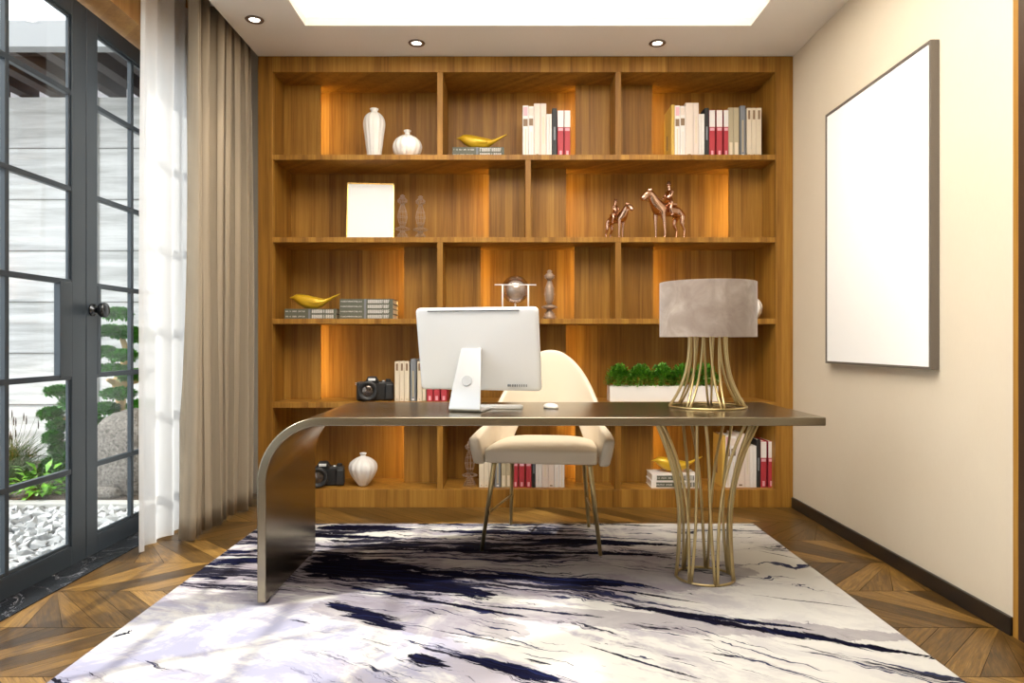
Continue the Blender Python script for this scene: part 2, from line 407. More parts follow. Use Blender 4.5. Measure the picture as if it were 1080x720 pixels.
# beams/pelmet over the doors
struct(box('trim_4', M['wood_trim'], XD - .1, XD + .13, YF, YB, 2.62, ZC + .22))
# downlights
def downlight(x, y, label):
    t = thing('recessed_downlight', label, 'downlight', (x, y, ZC), 0, 'recessed ceiling downlights')
    MB().lathe([(.046, 0), (.050, -.004), (.046, -.009), (.031, -.008), (.028, -.001)], 28, cap=False).build('trim_ring', M['spec'], t, smooth=True)
    MB().lathe([(.028, -.003), (.018, -.005), (.0005, -.007)], 24, cap=False).build('bulb', M['bulb'], t, smooth=True)
    l = bpy.data.lights.new('spot', 'SPOT'); l.energy = 17; l.color = (1, .86, .66); l.spot_size = R(62); l.spot_blend = .6; l.shadow_soft_size = .03
    o = bpy.data.objects.new('spot_beam', l); col.objects.link(o); o.parent = t; o.location = (0, 0, -.012)
    return t
downlight(-1.40, 3.894, 'small round ceiling downlight above the beige curtain')
downlight(-.552, 4.20, 'small round ceiling downlight above the left half of the bookcase')
downlight(.87, 4.20, 'small round ceiling downlight above the right half of the bookcase')
downlight(1.50, 3.38, 'small round ceiling downlight lighting the wall above the blank artwork')
# ================================================================== DOORS (glazed leaves)
ZH = (.09, .43, .862, 1.295, 1.72, 2.16, 2.515)
def leaf(n, ya, yb, ga, gb, lock=None, lockleft=True):
    """door leaf from ya (near) to yb (far); glass ga..gb"""
    d = thing('door_%d' % n, None, None, (XD, ya, 0)); d['kind'] = 'structure'
    L = lambda y: y - ya
    b = MB(); t0, t1 = -.03, .0
    b.box(t0, t1, 0, L(ga), 0, 2.60).box(t0, t1, L(gb), L(yb) - .003, 0, 2.60).box(t0, t1, L(ga), L(gb), 0, ZH[0]).box(t0, t1, L(ga), L(gb), ZH[-1], 2.60)
    if lock:
        if lock == 'far': b.box(t0, t1 + .001, L(gb) - .085, L(gb), ZH[2], ZH[3])
        else: b.box(t0, t1 + .001, L(ga), L(ga) + .03, ZH[2], ZH[3])
    b.build('door_frame', M['steelframe'], d, bevel=.003)
    # inner glazing bead
    bb = MB(); w = .014
    bb.box(-.022, -.008, L(ga), L(ga) + w, ZH[0], ZH[-1]).box(-.022, -.008, L(gb) - w, L(gb), ZH[0], ZH[-1])
    bb.box(-.022, -.008, L(ga) + w, L(gb) - w, ZH[0], ZH[0] + w).box(-.022, -.008, L(ga) + w, L(gb) - w, ZH[-1] - w, ZH[-1])
    bb.build('glazing_bead', M['steelframe'], d, bevel=.002)
    mb = MB(); ym = L((ga + gb) / 2)
    mb.box(-.026, -.004, ym - .012, ym + .012, ZH[0], ZH[-1])
    for z in ZH[1:-1]: mb.box(-.027, -.003, L(ga) - .001, L(gb) + .001, z - .012, z + .012)
    mb.build('muntin_grid', M['steelframe'], d, bevel=.002)
    MB().box(-.017, -.013, L(ga) + .002, L(gb) - .002, ZH[0] + .002, ZH[-1] - .002).build('glass_pane', M['glass'], d)
    return d
d1 = leaf(1, 3.358, 4.21, 3.448, 4.10, 'near')
d2 = leaf(2, 2.32, 3.357, 2.42, 3.247, 'far')
leaf(3, 1.28, 2.31, 1.37, 2.21); leaf(4, .24, 1.27, .34, 1.17); leaf(6, -.84, .23, -.74, .13)
k = MB(); Mk = Matrix.Rotation(R(90), 4, 'Y')
k.lathe([(.030, 0), (.030, .008), (.013, .012), (.012, .03), (.026, .036), (.034, .044), (.036, .056), (.034, .066), (.028, .07), (.024, .068), (.02, .071), (.0005, .072)], 28, M=Mk)
k.build('door_knob', mat('pewter', (.08, .085, .09), .25, .9), d1, loc=(.0, .045, 1.175), smooth=True)
# ================================================================== BOOKCASE (all px at front plane)
YC = 4.396; YBK = 4.77; YPN = 4.62; S = F / YC
def bx_(px): return (px - CX) / S
def bz_(py): return CH + (CY - py) / S
XL = bx_(272); XRR = XR - .001
bc = thing('bookcase', 'full-wall walnut bookcase with five rows of staggered backlit open compartments', 'bookcase', (0, 0, 0))
# frame
fr = MB()
fr.box(XL, bx_(287.5), YC, YBK + .02, 0, ZC - .002).box(bx_(818), XRR, YC, YBK + .02, 0, ZC - .002)
fr.box(bx_(287.5), bx_(818), YC, YBK + .02, bz_(76), ZC - .002)
fr.build('outer_frame', M['wood'], bc, bevel=.0015)
box('back_panel', M['wood'], bx_(287.5), bx_(818), YBK, YBK + .02, .0, bz_(76), bc)
SH = [(163, 168.5), (250, 255.5), (336, 341.5), (424, 430)]
for a, b_ in SH: box('shelf', M['wood'], bx_(287.5), bx_(818), YC, YBK, bz_(b_), bz_(a), bc, bevel=.0015)
box('plinth', M['wood'], bx_(287.5), bx_(818), YC, YBK, 0, .111, bc, bevel=.0015)
rows = [(76, 163), (168.5, 250), (255.5, 336), (341.5, 424), (430, None)]
rz = [(bz_(b_) if b_ else .111, bz_(a)) for a, b_ in rows]   # (z0,z1)
div = {0: [464, 652], 1: [557], 2: [464, 652], 3: [557], 4: [464, 652]}
for r, ds in div.items():
    for d in ds: box('divider', M['wood'], bx_(d - 3), bx_(d + 3), YC + .002, YBK, rz[r][0], rz[r][1], bc, bevel=.001)
SP = F / YPN
def pxp(px): return (px - CX) / SP
panels = [(0, 'L', 287.5, 338), (0, 'R', 607, 649), (0, 'L', 655, 688), (1, 'R', 515.5, 554), (1, 'L', 560, 597), (1, 'R', 769, 818), (2, 'R', 426, 461), (2, 'L', 467, 507), (2, 'R', 606, 649), (2, 'L', 655, 689),
          (3, 'L', 287.5, 338), (3, 'L', 560, 597), (4, 'R', 426, 461), (4, 'R', 607, 649), (4, 'L', 655, 689)]
for r, side, a, b_ in panels:
    z0, z1 = rz[r]
    if side == 'L': x0, x1 = bx_(a), pxp(b_); xs = x1 - .05
    else: x0, x1 = pxp(a), bx_(b_); xs = x0 + .038
    p = box('raised_back_panel', M['wood'], x0, x1, YPN, YPN + .018, z0, z1, bc, bevel=.001)
    box('led_strip', M['led'], xs, xs + .012, YPN + .019, YPN + .026, z0 + .01, z1 - .01, p)
# ================================================================== OBJECTS ON SHELVES
T = [bz_(163), bz_(250), bz_(336), bz_(424), .111]
def vase(kind, x, z, label, y=4.5, sc_=1):
    t = thing('fluted_vase', label, 'vase', (x, y, z), 0, 'white fluted vases')
    P = {'tall': [(.036, 0), (.042, .01), (.052, .07), (.062, .15), (.070, .205), (.069, .235), (.058, .265), (.036, .287), (.022, .293), (.021, .305)],
         'round': [(.052, 0), (.062, .006), (.082, .03), (.0925, .062), (.092, .085), (.078, .115), (.050, .138), (.024, .150), (.016, .156), (.016, .168)],
         'gourd': [(.026, 0), (.030, .004), (.045, .022), (.068, .055), (.085, .088), (.092, .115), (.086, .142), (.066, .163), (.040, .178), (.017, .187), (.015, .196)]}[kind]
    top = P[-1][1]
    # interpolate for smoothness
    Q = []
    for i in range(len(P) - 1):
        p0 = P[max(i - 1, 0)]; p1 = P[i]; p2 = P[i + 1]; p3 = P[min(i + 2, len(P) - 1)]
        for q in range(3):
            u = q / 3; Q.append(tuple(.5 * (2 * p1[j] + (p2[j] - p0[j]) * u + (2 * p0[j] - 5 * p1[j] + 4 * p2[j] - p3[j]) * u * u + (3 * p1[j] - p0[j] - 3 * p2[j] + p3[j]) * u ** 3) for j in (0, 1)))
    Q.append(P[-1])
    MB().lathe(Q, 96, 14, .07).build('body', M['cer'], t, smooth=True)
    rr = P[-1][0]
    MB().lathe([(rr, top - .003), (rr + .006, top + .006), (rr + .007, top + .011), (rr + .003, top + .013), (rr - .005, top + .009), (rr - .006, top - .004)], 40, cap=False).build('rim', M['cer'], t, smooth=True)
    return t
vase('tall', -.86, T[0], 'tall slender white fluted vase on the top shelf')
vase('round', -.65, T[0], 'squat round white fluted vase beside the tall vase on the top shelf')
vase('gourd', at(383, 0, 4.52).x, T[4], 'white fluted vase with narrow foot on the bottom shelf beside the camera', y=4.52)
vase('round', at(788, 0, 4.5).x, T[2], 'white fluted vase mostly hidden behind the lamp shade')
def bird(x, y, z, label, flip=1, L=.325):
    t = thing('bird_figurine', label, 'bird figurine', (x, y, z), 0, 'golden bird figurines')
    secs = [(0, .073, .001), (.03, .074, .004), (.07, .0745, .009), (.10, .073, .017), (.14, .070, .027), (.20, .063, .035), (.28, .054, .042), (.38, .0455, .044), (.48, .0415, .040), (.57, .0405, .035), (.64, .044, .027), (.70, .050, .017), (.78, .062, .0115), (.88, .080, .0075), (.96, .093, .0045), (1, .099, .0015)]
    n = 20; vs = []; fs = []
    for u, zc, r in secs:
        for i in range(n):
            a = 2 * PI * i / n
            ry = r * (1.0 if u < .6 else 1.25)
            vs.append(((u - .5) * L * flip, ry * math.cos(a), zc + r * math.sin(a)))
    for k in range(len(secs) - 1):
        for i in range(n):
            j = (i + 1) % n; fs.append((k * n + i, k * n + j, (k + 1) * n + j, (k + 1) * n + i))
    fs.append(tuple(range(n))); fs.append(tuple((len(secs) - 1) * n + i for i in range(n)))
    MB().add(vs, fs).build('body', M['gold'], t, smooth=True)
    for s_ in (-1, 1):
        w = MB(); pts = []; MM = Matrix.Translation((-.02 * flip, s_ * .036, .050)) @ Matrix.Rotation(R(9) * flip, 4, 'Y')
        w.ball((0, 0, 0), .058, .009, .018, 20, M=MM); w.build('wing', M['gold'], t, smooth=True)
    return t
# ---- books
def book(x0, z, w, h, d, cover, label, group, yf=4.46, bands=(), rough=None):
    t = MB().box(0, .003, 0, d, 0, h).box(w - .003, w, 0, d, 0, h).box(.003, w - .003, 0, .004, 0, h)
    o = t.build('book', M[cover], None, (x0, yf, z), bevel=.0008, seg=1)
    tag(o, label, 'book', group)
    box('pages', M['paper'], .003, w - .003, .004, d - .006, .004, h - .004, o)
    for (a, b_, mm, ins) in bands:
        box('spine_band', M[mm], w * ins, w * (1 - ins), -.0008, .001, h * a, h * b_, o)
    return o
K = {
 'A': ('b_white', [(.80, .97, 'b_pink', .15), (.60, .74, 'b_brown', .12), (.02, .55, 'b_cream', .38)]),
 'B': ('b_white', [(.82, .96, 'b_rose', .1), (.62, .76, 'b_brown', .12), (.05, .5, 'b_rose', .4)]),
 'C': ('b_rose', [(.03, .06, 'b_brown', .3)]),
 'D': ('b_rose', [(.25, .75, 'b_cream', .35)]),
 'E': ('b_white', []),
 'F': ('b_black', [(.35, .62, 'b_grey', .3)]),
 'G': ('b_red', [(.64, .99, 'b_white', .0), (.56, .62, 'b_pink', .1), (.03, .14, 'b_pink', .3)]),
 'H': ('b_beige', [(.03, .30, 'b_cream', .2)]),
 'I': ('b_grey', [(.10, .72, 'b_beige', .35), (.03, .06, 'b_white', .3)]),
 'J': ('b_cream', [(.77, .95, 'b_brown', .28), (.04, .06, 'b_brown', .4)]),
}
def row(z, yf, grp, items, d=.20):
    for (kind, pa, pb, h, label) in items:
        s = F / yf; xa = (pa - CX) / s; xb = (pb - CX) / s
        cv, bd = K[kind]
        book(xa + .0004, z, xb - xa - .0008, h, d, cv, label, grp, yf, bd)
h_ = lambda py: (CH + (CY - py) / (F / 4.46)) 
row(T[0], 4.46, 'books on the middle of the top shelf', [
 ('A', 551.3, 557.3, .325, 'white book with pink-topped spine, leftmost of the middle group on the top shelf'),
 ('B', 557.4, 563, .32, 'white book with brown spine label, second from left on the middle top shelf'),
 ('C', 563.1, 570, .338, 'thick pale rose book, tallest of the middle group on the top shelf'),
 ('D', 570.1, 576.2, .338, 'thin pale rose book between the thick one and the white pair, top shelf middle group'),
 ('E', 576.3, 579.2, .272, 'short thin white book, left one of the pair in the top shelf middle group'),
 ('E', 579.3, 582, .272, 'short thin white book next to the black book in the top shelf middle group'),
 ('F', 582.4, 587.4, .308, 'black book left of the two red books on the top shelf middle group'),
 ('G', 588, 594.5, .296, 'red book with white top, left of two on the top shelf middle group'),
 ('G', 595.3, 601.5, .296, 'red book with white top, rightmost of the top shelf middle group')])
row(T[0], 4.46, 'books on the right of the top shelf', [
 ('A', 711.7, 717.2, .325, 'white book with pink-topped spine beside the tan cover, top right compartment'),
 ('B', 717.3, 722.8, .322, 'white book with brown spine label, third from left in the top right compartment'),
 ('C', 722.9, 731.3, .342, 'thick pale rose book in the top right compartment'),
 ('D', 731.4, 737, .342, 'thin pale rose book in the top right compartment'),
 ('E', 737.1, 740, .272, 'short thin white book right of the rose books, top right compartment'),
 ('E', 740.1, 743, .272, 'short thin white book touching the black book, top right compartment'),
 ('F', 743.3, 747.8, .310, 'black book left of the red trio in the top right compartment'),
 ('G', 748.2, 754.2, .298, 'leftmost of the three red books with white tops, top right compartment'),
 ('G', 755.8, 762, .298, 'middle of the three red books with white tops, top right compartment'),
 ('G', 763.4, 768.2, .298, 'rightmost of the three red books with white tops, top right compartment'),
 ('H', 768.3, 773.6, .312, 'dull beige book right of the red trio, top right compartment'),
 ('H', 773.7, 779.6, .312, 'dull beige book left of the grey book, top right compartment'),
 ('I', 780.5, 786.4, .324, 'slate grey book in the top right compartment'),
 ('J', 787.6, 792.6, .310, 'cream book with brown label right of the grey book, top right compartment'),
 ('J', 792.7, 797.8, .310, 'cream book with brown label, middle of the three in the top right compartment'),
 ('J', 797.9, 803.2, .310, 'cream book with brown label, rightmost in the top right compartment')])
# tan covered book at the left of both right groups (cover seen)
def coverbook(pa, pb, yf, z, h, label, grp):
    s = F / yf; xa = (pa - CX) / s; xb = (pb - CX) / s
    o = book(xa, z, xb - xa, h, .20, 'b_yellow', label, grp, yf)
    box('cover_mark', M['b_brown'], -.0008, .0005, .10, .13, h * .22, h * .50, o)
coverbook(708, 711.6, 4.46, T[0], .33, 'tan-covered book with its cover showing, leftmost in the top right compartment', 'books on the right of the top shelf')
row(T[3], 4.46, 'books beside the upper camera', [
 ('J', 416.2, 421.2, .250, 'cream book with brown label nearest the camera on the fourth shelf'),
 ('J', 421.3, 426.4, .250, 'cream book with brown label, middle of three on the fourth shelf'),
 ('J', 426.5, 431.7, .250, 'cream book with brown label next to the grey book on the fourth shelf'),
 ('I', 432.8, 438.6, .266, 'grey book standing just left of the monitor on the fourth shelf'),
 ('J', 440, 444.8, .250, 'plain cream book partly behind the monitor right of the grey book'),
 ('H', 444.9, 449.6, .250, 'beige book behind the monitor left of the red spines'),
 ('G', 450.2, 456.4, .24, 'leftmost of three red books showing below the monitor'),
 ('G', 457.2, 463.8, .24, 'middle of three red books showing below the monitor'),
 ('G', 464.8, 471.3, .24, 'rightmost of three red books showing below the monitor')])
row(T[4], 4.46, 'books behind the chair', [
 ('J', 505.2, 510.3, .25, 'cream book leftmost of the row seen under the chair seat'),
 ('J', 510.4, 515.6, .25, 'cream book second from left in the row seen under the chair seat'),
 ('J', 515.7, 520.8, .25, 'cream book just left of the grey book under the chair seat'),
 ('I', 521.8, 528, .262, 'dark grey book in the row seen under the chair seat'),
 ('H', 528.6, 533.8, .25, 'beige book right of the grey book under the chair seat'),
 ('H', 533.9, 539.5, .25, 'beige book left of the chair leg under the chair seat'),
 ('G', 541, 546.3, .24, 'leftmost of three red books seen under the chair seat'),
 ('G', 547.2, 553.3, .24, 'middle of three red books seen under the chair seat'),
 ('G', 554.5, 560.5, .24, 'rightmost of three red books seen under the chair seat'),
 ('F', 561.3, 564.8, .25, 'black book between red and white books under the chair seat'),
 ('E', 565, 568.3, .225, 'short white book beside the black book under the chair seat'),
 ('E', 568.4, 571.6, .225, 'short white book second right of the black book under the chair seat'),
 ('D', 571.7, 578, .26, 'cream rose book in the right half of the row under the chair seat'),
 ('C', 578.1, 584.6, .26, 'thick rose book in the right half of the row under the chair seat'),
 ('B', 584.7, 589.8, .255, 'second rightmost book, white with rose spine, under the chair seat'),
 ('A', 589.9, 595.4, .255, 'white and pink book rightmost of the row under the chair seat')])
row(T[4], 4.46, 'books in the bottom right compartment', [
 ('A', 765.2, 770.5, .325, 'white book with pink-topped spine beside the tan cover, bottom right compartment'),
 ('B', 770.6, 776.6, .32, 'white book with brown label in the bottom right compartment'),
 ('C', 776.7, 785.5, .335, 'thick pale rose book in the bottom right compartment'),
 ('D', 785.6, 791, .325, 'thin pale rose book in the bottom right compartment'),
 ('E', 791.1, 794.4, .26, 'short thin white book right of the rose books, bottom right compartment'),
 ('E', 794.5, 797.8, .26, 'short thin white book touching the black book, bottom right compartment'),
 ('F', 798, 802.2, .30, 'black book left of the red pair in the bottom right compartment'),
 ('G', 802.4, 808.4, .29, 'left one of two red books in the bottom right compartment'),
 ('G', 810.3, 816.6, .29, 'rightmost red book against the side of the bottom right compartment')])
coverbook(761.5, 765.1, 4.46, T[4], .325, 'tan-covered book with its cover showing in the bottom right compartment', 'books in the bottom right compartment')
# lying books with lettered spines
def lying(xa, w, z, h, d, label, group, yf=4.46, light=False):
    cv = 'b_white' if light else 'b_olive'
    o = MB().box(0, w, 0, d, 0, .0035).box(0, w, 0, d, h - .0035, h).box(0, w, 0, .004, .0035, h - .0035).build('stacked_book', M[cv], None, (xa, yf, z), bevel=.0006, seg=1)
    tag(o, label, 'book', group)
    box('pages', M['paper'], .004, w - .004, .004, d - .005, .0035, h - .0035, o)
    if light:
        box('spine_band', M['b_olive'], .03, w * .52, -.0008, .001, h * .15, h * .85, o)
        box('spine_band', M['b_olive'], w * .60, w * .9, -.0008, .001, h * .15, h * .85, o)
    else:
        box('spine_band', M['b_grey'], w * .46, w * .5, -.0006, .001, 0, h, o)
    # worn, unreadable title lettering: small and wide on the left, bold on the right
    lm = MB(); rnd = random.Random(int(w * 1e4)); x = .03 if light else .008; end = w * .42
    while x < end:
        lw = .0045; a = h * .38; b2 = h * .62
        lm.box(x, x + .001, -.0014, 0, a, b2)
        if rnd.random() < .7: lm.box(x, x + lw * .8, -.0014, 0, b2 - .0015, b2)
        if rnd.random() < .6: lm.box(x, x + lw * .8, -.0014, 0, a, a + .0015)
        if rnd.random() < .6: lm.box(x + lw * .7, x + lw * .8 + .0006, -.0014, 0, a, b2)
        x += lw + .0016 + (.008 if rnd.random() < .08 else 0)
    x = w * .53; end = w * .96
    if light: x = w * .63; end = w * .88
    while x < end - .008:
        lw = .009; a = h * .16; b2 = h * .84
        lm.box(x, x + .0032, -.0014, 0, a, b2)
        if rnd.random() < .8: lm.box(x + lw * .62, x + lw, -.0014, 0, a, b2)
        if rnd.random() < .5: lm.box(x, x + lw, -.0014, 0, b2 - .003, b2)
        if rnd.random() < .5: lm.box(x, x + lw, -.0014, 0, (a + b2) / 2 - .001, (a + b2) / 2 + .001)
        x += lw + .0035
    lm.build('spine_lettering', M['b_white'], o)
    return o
xa = at(477, 0, 4.46).x; G1 = 'books lying under the top shelf bird'
lying(xa, .325, T[0], .032, .22, 'olive lying book, lower one under the golden bird on the top shelf', G1)
lying(xa + .002, .322, T[0] + .032, .032, .22, 'olive lying book directly under the golden bird on the top shelf', G1)
bird(at(508, 0, 4.53).x, 4.53, T[0] + .064, 'golden bird figurine on the top shelf')
xa = at(300, 0, 4.46).x; G2 = 'books lying on the third shelf'
lying(xa, .325, T[2], .032, .22, 'olive lying book, lower one under the golden bird on the third shelf', G2)
lying(xa, .325, T[2] + .032, .032, .22, 'olive lying book directly under the golden bird on the third shelf', G2)
bird(at(332, 0, 4.53).x, 4.53, T[2] + .064, 'golden bird figurine on the third shelf above the stacked books')
xa = at(358, 0, 4.46).x
for i, nm in enumerate(('bottom book', 'second book from below', 'third book from below', 'topmost book')):
    lying(xa + .001 * (i % 2), .335, T[2] + .0315 * i, .0315, .22, nm + ' of the four-high olive stack on the third shelf', G2)
xa = at(687, 0, 4.44).x; G3 = 'pale books lying on the bottom shelf'
lying(xa, .30, T[4], .042, .20, 'pale lying book with olive spine label, lower one under the bird on the bottom shelf', G3, 4.44, True)
lying(xa + .004, .29, T[4] + .042, .042, .19, 'pale lying book with olive spine label directly under the bird on the bottom shelf', G3, 4.44, True)
bird(at(714, 0, 4.53).x, 4.53, T[4] + .084, 'golden bird figurine on the bottom shelf behind the wire desk leg')
# picture frame row 2
t = thing('framed_photo', 'blank white photo in a thin gold frame leaning on the second shelf', 'picture frame', (at(390.5, 0, 4.55).x, 4.54, T[1]), 0)
t.rotation_euler = (R(-9), 0, R(6))
fw, fh = .30, .385; b = MB(); q = .008
b.box(-fw / 2, fw / 2, 0, .014, 0, q).box(-fw / 2, fw / 2, 0, .014, fh - q, fh).box(-fw / 2, -fw / 2 + q, 0, .014, q, fh - q).box(fw / 2 - q, fw / 2, 0, .014, q, fh - q)
b.build('frame', M['goldframe'], t, bevel=.001)
box('blank_print', M['artwhite'], -fw / 2 + q, fw / 2 - q, .004, .010, q, fh - q, t)
# wire candlesticks
def candle(x, y, z, label, mm='wire', H=.285, solid=False):
    t = thing('wire_sculpture', label, 'sculpture', (x, y, z), 0, 'turned wire sculptures')
    k_ = H / .285
    parts = [('base_cage', [(.042, 0), (.036, .015), (.030, .03), (.016, .048), (.012, .055)]), ('disc_cage', [(.012, .055), (.045, .066), (.047, .071), (.014, .084)]), ('body_cage', [(.014, .084), (.024, .11), (.031, .145), (.026, .18), (.010, .225)]),
             ('finial_cage', [(.010, .225), (.028, .24), (.030, .252), (.018, .265), (.010, .27), (.015, .278), (.006, .285)])]
    for nm, P in parts:
        b = MB(); n = 9
        for i in range(n):
            a = 2 * PI * i / n
            b.tube([(r * math.cos(a) * k_, r * math.sin(a) * k_, zz_ * k_ + .0012) for r, zz_ in P], .0012, 5)
        for r, zz_ in P: b.tube([(r * math.cos(2 * PI * i / 24) * k_, r * math.sin(2 * PI * i / 24) * k_, zz_ * k_ + .0012) for i in range(24)], .0012, 5, closed=True)
        if solid: b.lathe([(r * .8 * k_, z2 * k_ + .001) for r, z2 in P], 24)
        b.build(nm, M[mm], t, smooth=True)
    return t
candle(at(424.5, 0, 4.52).x, 4.52, T[1], 'turned wire sculpture beside the gold photo frame')
candle(at(443.5, 0, 4.55).x, 4.55, T[1], 'turned wire sculpture right of its twin on the second shelf')
candle(at(579.5, 0, 4.5).x, 4.5, T[2], 'smoky brown turned sculpture right of the glass ball on the third shelf', 'wire2' if 0 else 'wire', .31, True)
candle(at(495.5, 0, 4.5).x, 4.5, T[4], 'turned wire sculpture on the bottom shelf left of the chair')
# ball on stand
t = thing('ball_sculpture', 'mirrored ball held between two white posts behind the monitor', 'sculpture', (at(543.5, 0, 4.52).x, 4.52, T[2]))
MB().ball((0, 0, .19), .088, n=40).build('glass_shell', M['amber'], t, smooth=True)
MB().ball((.004, .0, .185), .064, n=40).build('mirror_ball', mat('pearl_silver', (.80, .78, .76), .16, .45), t, smooth=True)
for sx in (-1, 1): MB().tube([(sx * .082, -.02, .0), (sx * .080, -.088, .21)], .0055, 10).build('post', M['cer'], t, smooth=True)
MB().tube([(-.13, -.088, .212), (.13, -.088, .212)], .004, 10).build('cross_rod', M['alu'], t, smooth=True)
MB().tube([(0, 0, .10), (0, 0, .0)], .006, 10).build('pin', M['cer'], t, smooth=True)
MB().box(-.1, .1, -.09, .06, 0, .012).build('base', M['cer'], t, bevel=.003)
# cameras
def photo_camera(x, y, z, rz_, label):
    t = thing('photo_camera', label, 'camera', (x, y, z), rz_, 'black cameras on the shelves'); t.scale = (1.08, 1.08, 1.08)
    box('body', M['black'], -.105, .105, -.03, .035, .0, .112, t, bevel=.012, seg=4)
    box('grip', M['black'], .06, .112, -.055, -.02, .004, .105, t, bevel=.014, seg=4)
    pr = MB(); pr.add([(-.058, -.034, .105), (.028, -.034, .105), (.028, .03, .105), (-.058, .03, .105), (-.038, -.042, .142), (.008, -.042, .142), (.008, .02, .142), (-.038, .02, .142)], [(0, 3, 2, 1), (4, 5, 6, 7), (0, 1, 5, 4), (1, 2, 6, 5), (2, 3, 7, 6), (3, 0, 4, 7)])
    pr.build('viewfinder_hump', M['black'], t, bevel=.005, seg=3)
    box('name_plate', M['alu'], -.036, .006, -.0465, -.038, .118, .133, t, bevel=.002)
    Mx = Matrix.Translation((-.036, -.028, .062)) @ Matrix.Rotation(R(90), 4, 'X')
    MB().lathe([(.050, 0), (.052, .012), (.050, .014), (.053, .02), (.056, .045), (.054, .049), (.058, .053), (.058, .068), (.055, .072), (.046, .072), (.034, .066), (.033, .058)], 40, M=Mx, cap=False).build('lens_barrel', M['black'], t, smooth=True)
    MB().lathe([(.034, .060), (.022, .066), (.0005, .068)], 32, M=Mx, cap=False).build('lens_glass', M['lens'], t, smooth=True)
    MB().lathe([(.015, .108), (.015, .124), (.013, .127), (.0005, .127)], 24, M=Matrix.Translation((.078, 0, 0))).build('mode_dial', M['black'], t, smooth=True)
    MB().lathe([(.008, .108), (.008, .118), (.0005, .119)], 20, M=Matrix.Translation((.05, -.012, 0))).build('shutter_button', M['alu'], t, smooth=True)
    for q in (0,): MB().tube([(-.10, .0, .10), (-.112, 0, .104), (-.112, 0, .094), (-.10, 0, .09)], .002, 6).build('strap_lug', M['alu'], t, smooth=True)
    return t
photo_camera(at(394.5, 0, 4.5).x, 4.53, T[3], R(7), 'black camera on the fourth shelf left of the cream books')
photo_camera(at(344, 0, 4.53).x, 4.53, T[4], R(7), 'black camera on the bottom shelf partly hidden by the desk end')
# horses with riders
def horse(x, y, z, rz_, s, label):
    t = thing('horse_and_rider_figurine', label, 'figurine', (x, y, z), rz_, 'copper horse figurines'); t.scale = (s, s, s)
    # local: faces -x, height of withers ~.22 ; total ~.36
    V = [(.0, 0, .185), (-.05, 0, .185), (-.085, 0, .195), (-.112, 0, .226), (-.140, 0, .262), (-.160, 0, .288), (-.190, 0, .268), (-.222, 0, .236),   # 0-7 spine to muzzle
         (.05, 0, .187), (.085, 0, .190), (.105, 0, .185), (.12, 0, .15), (.125, 0, .10),   # 8 9 rump,10-12 tail
         (-.085, .030, .165), (-.085, .032, .105), (-.082, .032, .055), (-.082, .032, .012), (-.092, .032, .005),  # 13-17 fr leg L
         (-.075, -.030, .165), (-.065, -.032, .105), (-.060, -.032, .055), (-.060, -.032, .012), (-.070, -.032, .005),  # 18-22
         (.080, .030, .150), (.068, .032, .105), (.092, .032, .065), (.085, .032, .012), (.075, .032, .005),  # 23-27 hind
         (.088, -.030, .150), (.078, -.032, .105), (.102, -.032, .065), (.096, -.032, .012), (.086, -.032, .005)]
    E = [(0, 1), (1, 2), (2, 3), (3, 4), (4, 5), (5, 6), (6, 7), (0, 8), (8, 9), (9, 10), (10, 11), (11, 12), (2, 13), (13, 14), (14, 15), (15, 16), (16, 17), (2, 18), (18, 19), (19, 20), (20, 21), (21, 22), (9, 23), (23, 24), (24, 25), (25, 26), (26, 27), (9, 28), (28, 29), (29, 30), (30, 31), (31, 32)]
    Rr = [(.040), .044, .045, .038, .031, .025, .027, .017, .038, .036, .010, .010, .006] + [.018, .011, .0075, .006, .008] * 2 + [.022, .013, .008, .006, .008] * 2
    skin('horse', V, E, Rr, M['bronze'], t)
    for sy in (-1, 1): MB().tube([(-.158, sy * .010, .292), (-.156, sy * .013, .306), (-.158, sy * .014, .318)], [.006, .006, .001], 8).build('ear', M['bronze'], t, smooth=True)
    mn = MB(); MP = [(-.162, .306), (-.140, .290), (-.118, .262), (-.094, .236), (-.070, .224)]
    mn.tube([(a, 0, b_) for a, b_ in MP], [.004, .009, .011, .010, .004], 8).build('mane', M['bronze'], t, smooth=True)
    MB().box(-.035, .035, -.043, .043, .215, .232).build('saddle', M['bronze'], t, bevel=.006, seg=3)
    rt = [(0, 0, .245), (0.0, 0, .275), (.004, 0, .305), (.002, 0, .322), (-.002, 0, .34), (-.002, 0, .352)]
    V = rt + [(-.012, .045, .235), (-.03, .050, .195), (-.012, .050, .155), (-.028, .050, .148),
              (-.012, -.045, .235), (-.03, -.050, .195), (-.012, -.050, .155), (-.028, -.050, .148),
              (.002, .026, .306), (-.008, .036, .278), (-.038, .02, .262), (.002, -.026, .306), (-.008, -.036, .278), (-.038, -.02, .262)]
    E = [(0, 1), (1, 2), (2, 3), (3, 4), (4, 5), (0, 6), (6, 7), (7, 8), (8, 9), (0, 10), (10, 11), (11, 12), (12, 13), (2, 14), (14, 15), (15, 16), (2, 17), (17, 18), (18, 19)]
    skin('rider', V, E, [.021, .017, .019, .009, .014, .012] + [.013, .010, .008, .006] * 2 + [.009, .007, .006] * 2, M['bronze'], t)
    MB().lathe([(.020, .350), (.020, .353), (.014, .355), (.013, .368), (.008, .374), (.0005, .375)], 20, M=Matrix.Translation((-.002, 0, 0))).build('riding_hat', M['bronze'], t, smooth=True)
    MB().tube([(-.205, .015, .246), (-.14, .036, .240), (-.07, .024, .255), (-.038, .02, .262)], .0018, 5).build('rein', M['bronze'], t, smooth=True)
    return t
horse(at(704, 0, 4.5).x + .01, 4.5, T[1], R(28), .98, 'larger copper horse with rider facing left on the second shelf')
